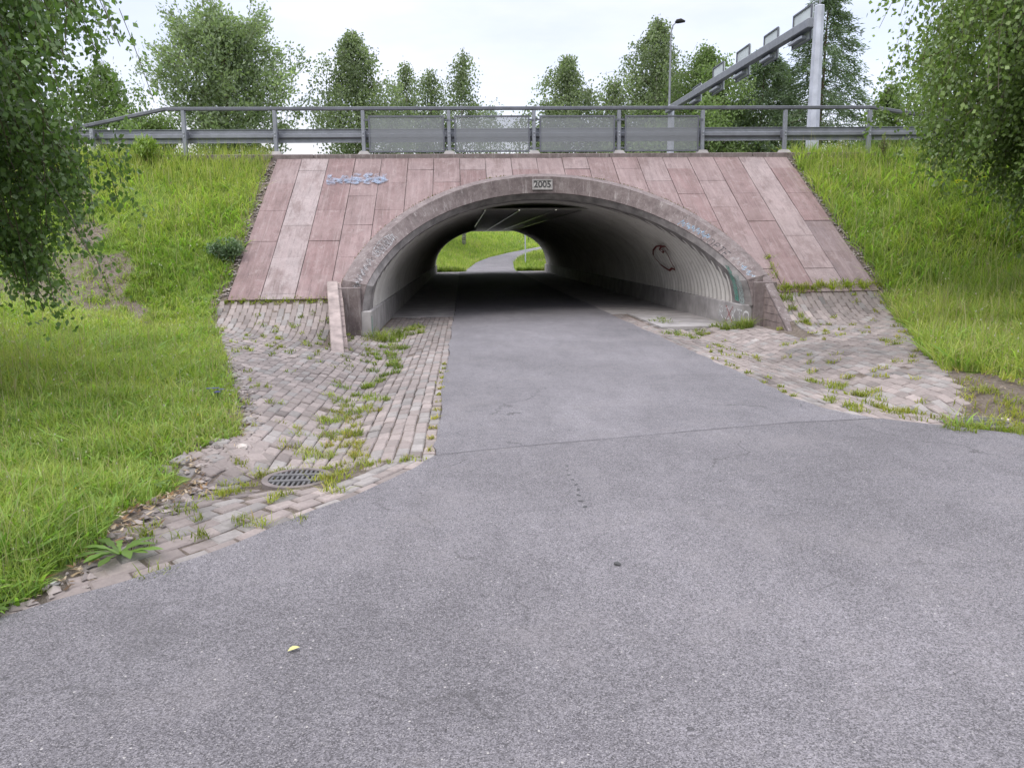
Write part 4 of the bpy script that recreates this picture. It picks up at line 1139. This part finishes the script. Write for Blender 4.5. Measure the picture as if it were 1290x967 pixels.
LB.add(*blades(np.stack([p[:, 0], p[:, 1], height(p[:, 0], p[:, 1])+.02], 1), rw_.uniform(.010, .022, n), rw_.uniform(.006, .024, n), rw_.uniform(1, 3, n), rw_.uniform(.5, 1.5, n), colr, 2, rw_))
LB.build('leaf_litter', M['litter'], kind='stuff')
# loose gravel on the broken edges of the facing
def gravel(name, pts, smin, smax, col):
    n = len(pts); p = np.array(pts); oc = np.array([(1, 0, 0), (-1, 0, 0), (0, 1, 0), (0, -1, 0), (0, 0, 1), (0, 0, -1)], float)
    f = np.array([(0, 2, 4), (2, 1, 4), (1, 3, 4), (3, 0, 4), (2, 0, 5), (1, 2, 5), (3, 1, 5), (0, 3, 5)])
    s_ = rw_.uniform(smin, smax, (n, 1, 3))*np.array([1, 1, .6]); V = p[:, None]+oc[None]*s_*rw_.uniform(.7, 1.3, (n, 6, 1))
    F = (np.arange(n)[:, None, None]*6+f[None]).reshape(-1, 3)
    c = np.array(col)*rw_.uniform(.5, 1.3, n)[:, None]
    return npobj(name, V.reshape(-1, 3), [F], M['paver'], kind='stuff', col=np.repeat(c, 6, 0))
g_ = []
for i in range(520):
    y = rw_.uniform(0, 4.6); sx = rw_.choice([-1, 1]); x = sx*(6.1+abs(rw_.normal(0, .11))); g_.append((x, y, slab_z(y)-.02))
for i in range(260):
    q = resample(L_EDGE, 100)[rw_.integers(40, 100)]; x, y = q[0]+rw_.normal(.05, .07), q[1]+rw_.normal(0, .07); g_.append((x, y, float(height(x, y))+.015))
gravel('gravel', g_, .008, .045, [[.23, .20, .185]])

# ------------------------------------------------------------------ trees
def leafquads(C, ax, wdir, ln, wd, col):
    n = len(C); ln = np.broadcast_to(ln, (n,)); wd = np.broadcast_to(wd, (n,))
    m = C+ax*(ln*.42)[:, None]
    V = np.stack([C, m+wdir*(wd/2)[:, None], C+ax*ln[:, None], m-wdir*(wd/2)[:, None]], 1).reshape(-1, 3)
    F = np.arange(n*4).reshape(n, 4)
    return V, F, np.repeat(col, 4, 0)
def unit(v): return v/(np.linalg.norm(v, axis=-1, keepdims=True)+1e-9)
def tree(name, label, x, y, H, R, kind, leaf, nl, rng_seed, cols, group=None, z=None, low=.2, strands=9, per=14, limbs=36, bark='bark', mat='far_leaf', prof=None, lean=0., slen=1.0):
    r = np.random.default_rng(rng_seed)
    z = float(height(x, y))-.1 if z is None else z
    T = thing(name, label, 'tree', (x, y, z), group=group)
    hs = np.linspace(0, 1, 9); tx = lean*hs**1.5+.02*H*np.cumsum(r.normal(0, .18, 9)); ty = .02*H*np.cumsum(r.normal(0, .18, 9)); tx -= tx[0]; ty -= ty[0]
    tr = np.stack([tx, ty, hs*H*.97], 1); rad = np.maximum(.012*H**.9*(1-hs)**.9+.015, .02)
    m_ = MB(); m_.tube(tr, rad*1.1, 9); br_ = m_; n_trunk = m_.n
    starts, dirs_, clump = [], [], []
    for i in range(limbs):
        t = low+(1-low)*((i+r.random())/limbs)**.9; t = min(t, .97)
        az = i*2.4+r.uniform(-.5, .5)
        if kind == 'spruce': Lr = R*(1-t)**.85/(1-low)**.85+.15; up = -.12+.25*t
        elif kind == 'round':
            q = (t-low)/(1-low); Lr = R*(math.sqrt(max(.05, 1-(2*q-.7)**2*.6)))*r.uniform(.72, 1.1)*.85; up = .55+.5*t
        elif kind == 'weep':
            q = (t-low)/(1-low); Lr = R*(min(1, .55+q*2.0)*(1-q**1.5)*1.2+.04)*(r.uniform(.45, .9) if r.random() < .5 else r.uniform(.9, 1.3)); up = .8
            if i % 7 == 3 and q < .55: up = r.uniform(1.25, 1.6)
        else:
            q = (t-low)/(1-low); Lr = R*(prof(q) if prof else 1)*r.uniform(.7, 1.12); up = .35
        p0 = np.array([np.interp(t, hs, tr[:, 0]), np.interp(t, hs, tr[:, 1]), t*H*.97])
        s_ = np.linspace(0, 1, 7); d = np.array([math.cos(az), math.sin(az), 0])
        droop = {'spruce': .35, 'round': -.05, 'weep': .55, 'near': .55}[kind]
        P = p0+d*(s_*Lr)[:, None]*(.95)+np.array([0, 0, 1.])*((up*s_-droop*s_**2)*Lr)[:, None]+np.cumsum(r.normal(0, .025*Lr, (7, 3)), 0)*s_[:, None]
        br_.tube(P, np.maximum(.10*rad[0]*(1+Lr/R)*(1-s_*.92), .006), 5, cap=False)
        ns = max(3, int(strands*(.35+.65*Lr/R))); ss = r.uniform(.18, 1.0, ns)
        sp = np.stack([np.interp(ss, s_, P[:, k]) for k in range(3)], 1)
        lat = unit(r.normal(0, 1, (ns, 3))*np.array([1, 1, .6])); sp = sp+lat*(r.random(ns)**.7*.26*Lr*(1.05-.3*ss))[:, None]
        starts.append(sp); dirs_.append(np.tile(d, (ns, 1))); clump.append(np.full(ns, r.uniform(.78, 1.22)))
    tk_ = m_.build('trunk', M[bark], T, smooth=True); tk_.data.materials.append(M['bark'])
    for pg in tk_.data.polygons:
        if pg.vertices[0] >= n_trunk: pg.material_index = 1
    P0 = np.concatenate(starts); D0 = np.concatenate(dirs_); CL = np.concatenate(clump); ns = len(P0)
    if kind in ('weep', 'near'): sd_ = unit(np.stack([r.normal(0, .25, ns), r.normal(0, .25, ns), -np.ones(ns)], 1)+D0*.25)
    elif kind == 'round': sd_ = unit(np.stack([r.normal(0, .5, ns), r.normal(0, .5, ns), np.full(ns, .75)], 1)+D0*.5)
    else: sd_ = unit(np.stack([r.normal(0, .35, ns), r.normal(0, .35, ns), np.full(ns, -.45)], 1)+D0*.9)
    SL_ = slen*r.uniform(.45, 1.25, ns)
    tt = (np.arange(per)[None]+r.random((ns, per)))/per
    bend = np.array([0, 0, -1.])*(.25 if kind == 'round' else .18)
    C = P0[:, None]+sd_[:, None]*(tt*SL_[:, None])[..., None]+bend*((tt**2)*SL_[:, None])[..., None]+r.normal(0, 1, (ns, per, 3))*(leaf*(.9 if kind != 'spruce' else .5))
    C = C.reshape(-1, 3); CLr = np.repeat(CL, per)
    n = len(C)
    keep = (C[:, 2]+z) > float(height(x, y))+.15; C, CLr = C[keep], CLr[keep]; SDr = np.repeat(sd_, per, 0)[keep]; n = len(C)
    if kind == 'spruce': ax = unit(SDr+r.normal(0, .45, (n, 3))); ln, wd = leaf*1.5, leaf*.36
    elif kind == 'round': ax = unit(SDr*.8+r.normal(0, .6, (n, 3))); ln, wd = leaf*1.25, leaf*.6
    else: ax = unit(np.array([0, 0, -.9])+r.normal(0, .62, (n, 3))); ln, wd = leaf, leaf*.78
    wv = unit(np.cross(ax, unit(r.normal(0, 1, (n, 3)))))
    cc = np.array(cols); mixf = np.clip(r.normal(.45, .25, n)+.5*(CLr-1), 0, 1)[:, None]
    col = (cc[0]*(1-mixf)+cc[1]*mixf)*CLr[:, None]*r.uniform(.8, 1.2, n)[:, None]
    V, F, CC = leafquads(C, ax, wv, ln*r.uniform(.5, 1.3, n), wd*r.uniform(.65, 1.2, n), col)
    if kind in ('near', 'round'):
        tws = np.linspace(0, 1, 4); Pt = P0[:, None]+sd_[:, None]*(tws[None]*SL_[:, None])[..., None]+bend*((tws[None]**2)*SL_[:, None])[..., None]
        sw = unit(np.cross(sd_, r.normal(0, 1, (ns, 3))))[:, None]*(.0035 if kind == 'near' else .012)
        TV = np.stack([Pt-sw, Pt+sw], 2).reshape(-1, 3); tb = len(V)+np.arange(ns)[:, None]*8+np.arange(3)[None]*2
        TF = np.stack([tb, tb+1, tb+3, tb+2], -1).reshape(-1, 4)
        V = np.concatenate([V, TV]); F = np.concatenate([F, TF]); CC = np.concatenate([CC, np.tile([[.085, .06, .045]], (len(TV), 1))])
    npobj('crown', V, [F], M[mat], parent=T, col=CC)
    return T
BI = [(.11, .165, .06), (.20, .265, .115)]; WI = [(.18, .235, .14), (.31, .37, .24)]; SP = [(.09, .135, .078), (.165, .215, .135)]
BB = [(.125, .165, .095), (.225, .27, .16)]
NEARC = [(.065, .122, .036), (.165, .25, .075)]
g_bg = 'trees behind the road'
def bg(name, label, px_x, y, ztop, R, kind, seed, cols, leaf=.2, **k):
    k['strands'] = int(k['strands']*1.9); leaf *= 1.1; R *= {'weep': 1.35, 'spruce': 1.4, 'round': 1.05}[kind]
    zb = float(height(px_x, y))-.1; k.setdefault('bark', 'birch' if 'birch' in name else 'bark')
    return tree(name, label, px_x, y, ztop-zb, R, kind, leaf, 0, seed, cols, group=g_bg, z=zb, **k)
bg('willow_tree', 'broad round grey-green tree above the left half of the railing', -20.0, 50, 17.6, 6.2, 'round', 1, WI, leaf=.24, limbs=64, strands=22, per=17, low=.2, slen=1.3)
bg('birch_tree', 'drooping birch showing behind the big leafy tree on the left', -27.2, 45, 15.2, 3.6, 'weep', 2, BI, limbs=46, strands=14, per=15, slen=1.6)
bg('bushy_tree', 'low bushy tree between the left birch and the round tree', -23.9, 45, 10.3, 2.6, 'round', 22, BI, limbs=30, strands=12, per=12, slen=.9)
bg('birch_tree', 'tall single birch left of the mesh panels', -9.7, 50, 18.9, 3.9, 'weep', 3, BB, limbs=70, strands=19, per=15, slen=1.7, low=.12)
bg('birch_tree', 'thin leftmost birch of the clump of three above the mesh panels', -6.7, 60, 18.9, 2.6, 'weep', 4, BB, limbs=40, strands=12, per=14, slen=1.7, low=.25)
bg('birch_tree', 'middle and lowest birch of the clump of three above the mesh panels', -4.4, 58, 17.8, 2.3, 'weep', 5, BB, limbs=40, strands=12, per=14, slen=1.7, low=.25)
bg('birch_tree', 'tallest birch of the clump of three, its white trunk seen through the tunnel', -1.75, 60, 20.0, 3.0, 'weep', 6, BB, limbs=44, strands=13, per=14, slen=1.8, low=.25)
bg('spruce_tree', 'small pointed spruce tip just over the middle of the railing', 2.4, 95, 21., 2.9, 'spruce', 7, SP, limbs=60, strands=8, per=9, slen=.9, leaf=.22, low=.1)
bg('birch_tree', 'dense rounded birch right of the railing middle', 7.1, 50, 17.3, 3.7, 'weep', 8, BB, limbs=64, strands=19, per=15, slen=1.6, low=.12)
bg('birch_tree', 'small birch leaning out left of the dense rounded birch', 4.9, 48, 13.6, 1.1, 'weep', 9, BB, limbs=24, strands=9, per=12, slen=1.2, low=.2)
bg('birch_tree', 'narrow birch left of the street lamp', 10.9, 52, 15.9, 2.5, 'weep', 10, BB, limbs=36, strands=12, per=14, slen=1.4, low=.15)
bg('birch_tree', 'tall loose birch right behind the street lamp', 13.9, 50, 20.2, 4.8, 'weep', 11, BB, limbs=70, strands=20, per=15, slen=1.7, low=.12)
bg('birch_tree', 'broad bright green birch under the far end of the gantry arm', 16.9, 46, 17.0, 4.9, 'weep', 12, BI, limbs=70, strands=20, per=15, slen=1.5, low=.1)
bg('spruce_tree', 'broad dark spruce below the gantry arm', 21.2, 46, 16.8, 4.9, 'spruce', 13, SP, limbs=100, strands=24, per=12, slen=.9, leaf=.2, low=.06)
bg('spruce_tree', 'tallest dark spruce right behind the gantry post', 25.5, 44, 21.5, 4.6, 'spruce', 14, SP, limbs=120, strands=24, per=12, slen=.9, leaf=.2, low=.06)
bg('spruce_tree', 'young spruce half hidden between the two large spruces', 24.2, 51, 17.2, 4.4, 'spruce', 15, SP, limbs=90, strands=20, per=12, slen=.9, leaf=.2, low=.08)
bg('birch_tree', 'low birch between the tallest spruce and the big tree on the right', 27.9, 40, 12.9, 3.2, 'weep', 16, BI, limbs=50, strands=14, per=14, slen=1.3, low=.12)
bg('birch_tree', 'birch filling the gap between the bright green birch and the broad spruce', 20.2, 54, 15.6, 3.8, 'weep', 17, BB, limbs=50, strands=18, per=13, slen=1.3, low=.1)
bg('birch_tree', 'greyer birch top peeking out between the street lamp and the bright green birch', 15.8, 56, 17.6, 3.4, 'weep', 19, BI, limbs=54, strands=18, per=14, slen=1.4, low=.1)
bg('birch_tree', 'birch rising behind the tree on the right edge', 33.0, 42, 17.5, 4.2, 'weep', 18, BI, limbs=56, strands=14, per=14, slen=1.5, low=.12)
# the two near birches that frame the view
tree('birch_tree', 'large dark-leaved birch overhanging the left bank, leaves close to the camera', -7.4, -7.2, 7.0, 2.3, 'near', .064, 0, 31, NEARC, mat='leaf', bark='birch', low=.26, limbs=115, strands=62, per=48, slen=.7, prof=lambda q: min(1, .72+q*1.2)*(1-max(0, q-.55)*1.2))
tree('birch_tree', 'large bright-leaved birch overhanging the right bank', 8.75, -2.7, 8.2, 3.6, 'near', .078, 0, 33, [(.09, .152, .04), (.205, .285, .08)], mat='leaf', bark='birch', low=.20, limbs=125, strands=76, per=42, slen=.85, prof=lambda q: min(1.1, .30+q*2.1)*(1-max(0, q-.6)*1.1))

# ------------------------------------------------------------------ shrubs and single plants
def shrub(name, label, cat, x, y, R, H, leaf, cols, n, seed, up=.6):
    r = np.random.default_rng(seed); z = float(height(x, y)); T = thing(name, label, cat, (x, y, z))
    m_ = MB(); tips = []
    for i in range(16):
        a = r.uniform(0, 6.28); rr_ = R*math.sqrt(r.random()); p = np.array([[0, 0, -.02], [rr_*.4*math.cos(a), rr_*.4*math.sin(a), H*.45], [rr_*math.cos(a), rr_*math.sin(a), H*(1-.45*(rr_/R)**2)*r.uniform(.75, 1.05)]])
        m_.tube(p, [.012, .008, .004], 5); tips.append(p)
    m_.build('stems', M['bark'], T)
    k = r.integers(0, 16, n); t = r.uniform(.25, 1.02, n); P = np.array(tips)[k]
    C = np.where(t[:, None] < .5, P[:, 0]+(P[:, 1]-P[:, 0])*(t/.5)[:, None], P[:, 1]+(P[:, 2]-P[:, 1])*((t-.5)/.5)[:, None])+r.normal(0, R*.13, (n, 3))
    C[:, 2] = np.maximum(C[:, 2], .01)
    ax = unit(r.normal(0, .6, (n, 3))+np.array([0, 0, up])); wv = unit(np.cross(ax, r.normal(0, 1, (n, 3))))
    c = np.array(cols); f = r.random(n)[:, None]
    V, F, CC = leafquads(C, ax, wv, leaf*r.uniform(.6, 1.3, n), leaf*.32*r.uniform(.7, 1.2, n), (c[0]*(1-f)+c[1]*f)*r.uniform(.8, 1.2, n)[:, None])
    npobj('leaves', V, [F], M['leaf'], parent=T, col=CC)
shrub('young_shrub', 'fresh light green shrub in front of the railing on the left bank', 'shrub', -8.95, 4.25, .33, .62, .10, [(.15, .24, .04), (.26, .34, .075)], 1700, 3, 1.0)
shrub('wild_shrub', 'blue-green rounded shrub beside the left edge of the slabs', 'shrub', -6.36, 1.05, .36, .46, .075, [(.07, .125, .06), (.13, .19, .10)], 2200, 4, .5)
shrub('tall_weed', 'tall pale weed standing among the grass on the right bank', 'plant', 8.35, 4.3, .12, .75, .07, [(.13, .19, .05), (.19, .22, .08)], 260, 5, 1.2)
def rosette(label, x, y, nl, ln, seed, cat='weed'):
    r = np.random.default_rng(seed); z = float(height(x, y))+.03; T = thing('dandelion_plant', label, cat, (x, y, z)); V, F, C = [], [], []
    for i in range(nl):
        a = i*6.283/nl+r.uniform(-.25, .25); d = np.array([math.cos(a), math.sin(a), 0]); s_ = np.array([-d[1], d[0], 0]); l_ = ln*r.uniform(.65, 1.1); lift = r.uniform(.3, .9)
        b = len(V)
        for k, (t, w_) in enumerate(((0, .012), (.2, .05), (.3, .035), (.45, .085), (.55, .06), (.72, .11), (.85, .085), (1., .012))):
            c = d*t*l_+np.array([0, 0, lift*l_*(t-.75*t*t)])
            V += [c-s_*w_*l_*1.1, c+np.array([0, 0, -.08*w_*l_]), c+s_*w_*l_*1.1]
        F += [[b+3*k+j, b+3*k+j+1, b+3*k+j+4, b+3*k+j+3] for k in range(7) for j in range(2)]
        C += [np.array([.115, .195, .04])*r.uniform(.75, 1.35)]*24
    npobj('leaves', np.array(V), [F], M['blade'], parent=T, col=np.array(C), smooth=True)
    return T
rosette('largest dandelion rosette, toothed leaves lying over the left paving edge', -3.66, -10.35, 17, .21, 1)
rosette('small dandelion rosette nearest the camera on the left turf', -4.02, -10.95, 10, .17, 2)
rosette('dandelion rosette in the grass above the round drain grate', -4.0, -9.1, 10, .18, 3)
def flower(name, label, x, y, h, pet, col, seed, n=9, heads=5, spread=.08):
    r = np.random.default_rng(seed); z = float(height(x, y)); T = thing(name, label, 'flower', (x, y, z)); sm = simple('flower_stem', (.08, .13, .03), .7)
    for i in range(heads):
        a = r.uniform(0, 6.28); q = np.array([spread*r.random()*math.cos(a), spread*r.random()*math.sin(a), h*r.uniform(.75, 1.1)]); V, F, C = [], [], []
        m_ = MB(); m_.tube([(q[0]*.3, q[1]*.3, -.01), tuple(q*.6), tuple(q)], .0035, 5); st = m_.build('stem', sm, T)
        for j in range(n):
            b_ = j*6.283/n; d = np.array([math.cos(b_), math.sin(b_), .35]); s_ = np.array([-math.sin(b_), math.cos(b_), 0]); b = len(V)
            V += [q, q+d*pet*.6+s_*pet*.3, q+d*pet, q+d*pet*.6-s_*pet*.3]; F.append([b, b+1, b+2, b+3]); C += [np.array(col)*r.uniform(.8, 1.2)]*4
        npobj('flower_head', np.array(V), [F], M['blade'], parent=st, col=np.array(C))
flower('wild_flower', 'small blue-violet flowers at the edge of the left turf', -4.35, -6.45, .13, .03, (.10, .10, .30), 1, heads=8)
flower('yellow_flower', 'single yellow dandelion flower at the near left edge of the turf', -4.18, -10.75, .12, .03, (.6, .42, .02), 2, n=16, heads=1, spread=.01)
flower('yellow_flower', 'cluster of yellow flowers high on the right bank', 9.2, 2.6, .5, .05, (.5, .42, .03), 3, n=8, heads=14, spread=.6)
# small things lying on the ground
def pebble(name, label, cat, x, y, s_, mat, seed, z=None, flatness=.5):
    r = np.random.default_rng(seed); import bmesh
    bm = bmesh.new(); bmesh.ops.create_icosphere(bm, subdivisions=2, radius=1)
    for v in bm.verts: v.co = Vector((v.co.x*s_, v.co.y*s_*.75, v.co.z*s_*flatness))*(1+r.normal(0, .09))
    me = bpy.data.meshes.new(name); bm.to_mesh(me); bm.free(); me.materials.append(mat); o = bpy.data.objects.new(name, me)
    zz = float(height(x, y)) if z is None else z; o.location = (x, y, zz+s_*flatness*.6); o.rotation_euler = (0, 0, r.uniform(0, 3))
    return link(o, None, label, cat)
stone_m = simple('pale_stone', (.40, .36, .33), .9, 0, .25, 15., .3); dark_m = simple('dark_stone', (.05, .05, .05), .9, 0, .25, 15., .3)
pebble('dark_pebble', 'tiny dark pebble lying on the grey asphalt right of the middle', 'pebble', -1.05, -10.65, .02, dark_m, 3, .034)
pebble('loose_stone', 'pale broken stone at the grass corner above the drain grate', 'stone', -3.66, -8.05, .06, stone_m, 4)
pebble('white_stone', 'whitish stone beside the largest dandelion rosette', 'stone', -3.86, -10.62, .024, simple('white_stone', (.42, .41, .39), .8), 5)
pebble('flat_stone', 'whitish flat stone among the dead leaves on the right', 'stone', 3.45, -7.3, .05, stone_m, 6, None, .35)
V, F = [], []
for k, (t, w_) in enumerate(((0, .004), (.25, .6), (.5, .75), (.75, .5), (1, .03))):
    for j in (-1, 0, 1): V.append((t*.05-.025, j*w_*.02, .008+.010*abs(j)*w_+.006*t))
F = [[3*k+j, 3*k+j+1, 3*k+j+4, 3*k+j+3] for k in range(4) for j in range(2)]
o = npobj('fallen_leaf', np.array(V), [F], simple('yellow_leaf', (.42, .40, .16), .7), label='small yellow-green fallen leaf on the grey asphalt, lower left', cat='leaf')
o.location = (-2.53, -11.39, .034); o.rotation_euler = (0, 0, .4)
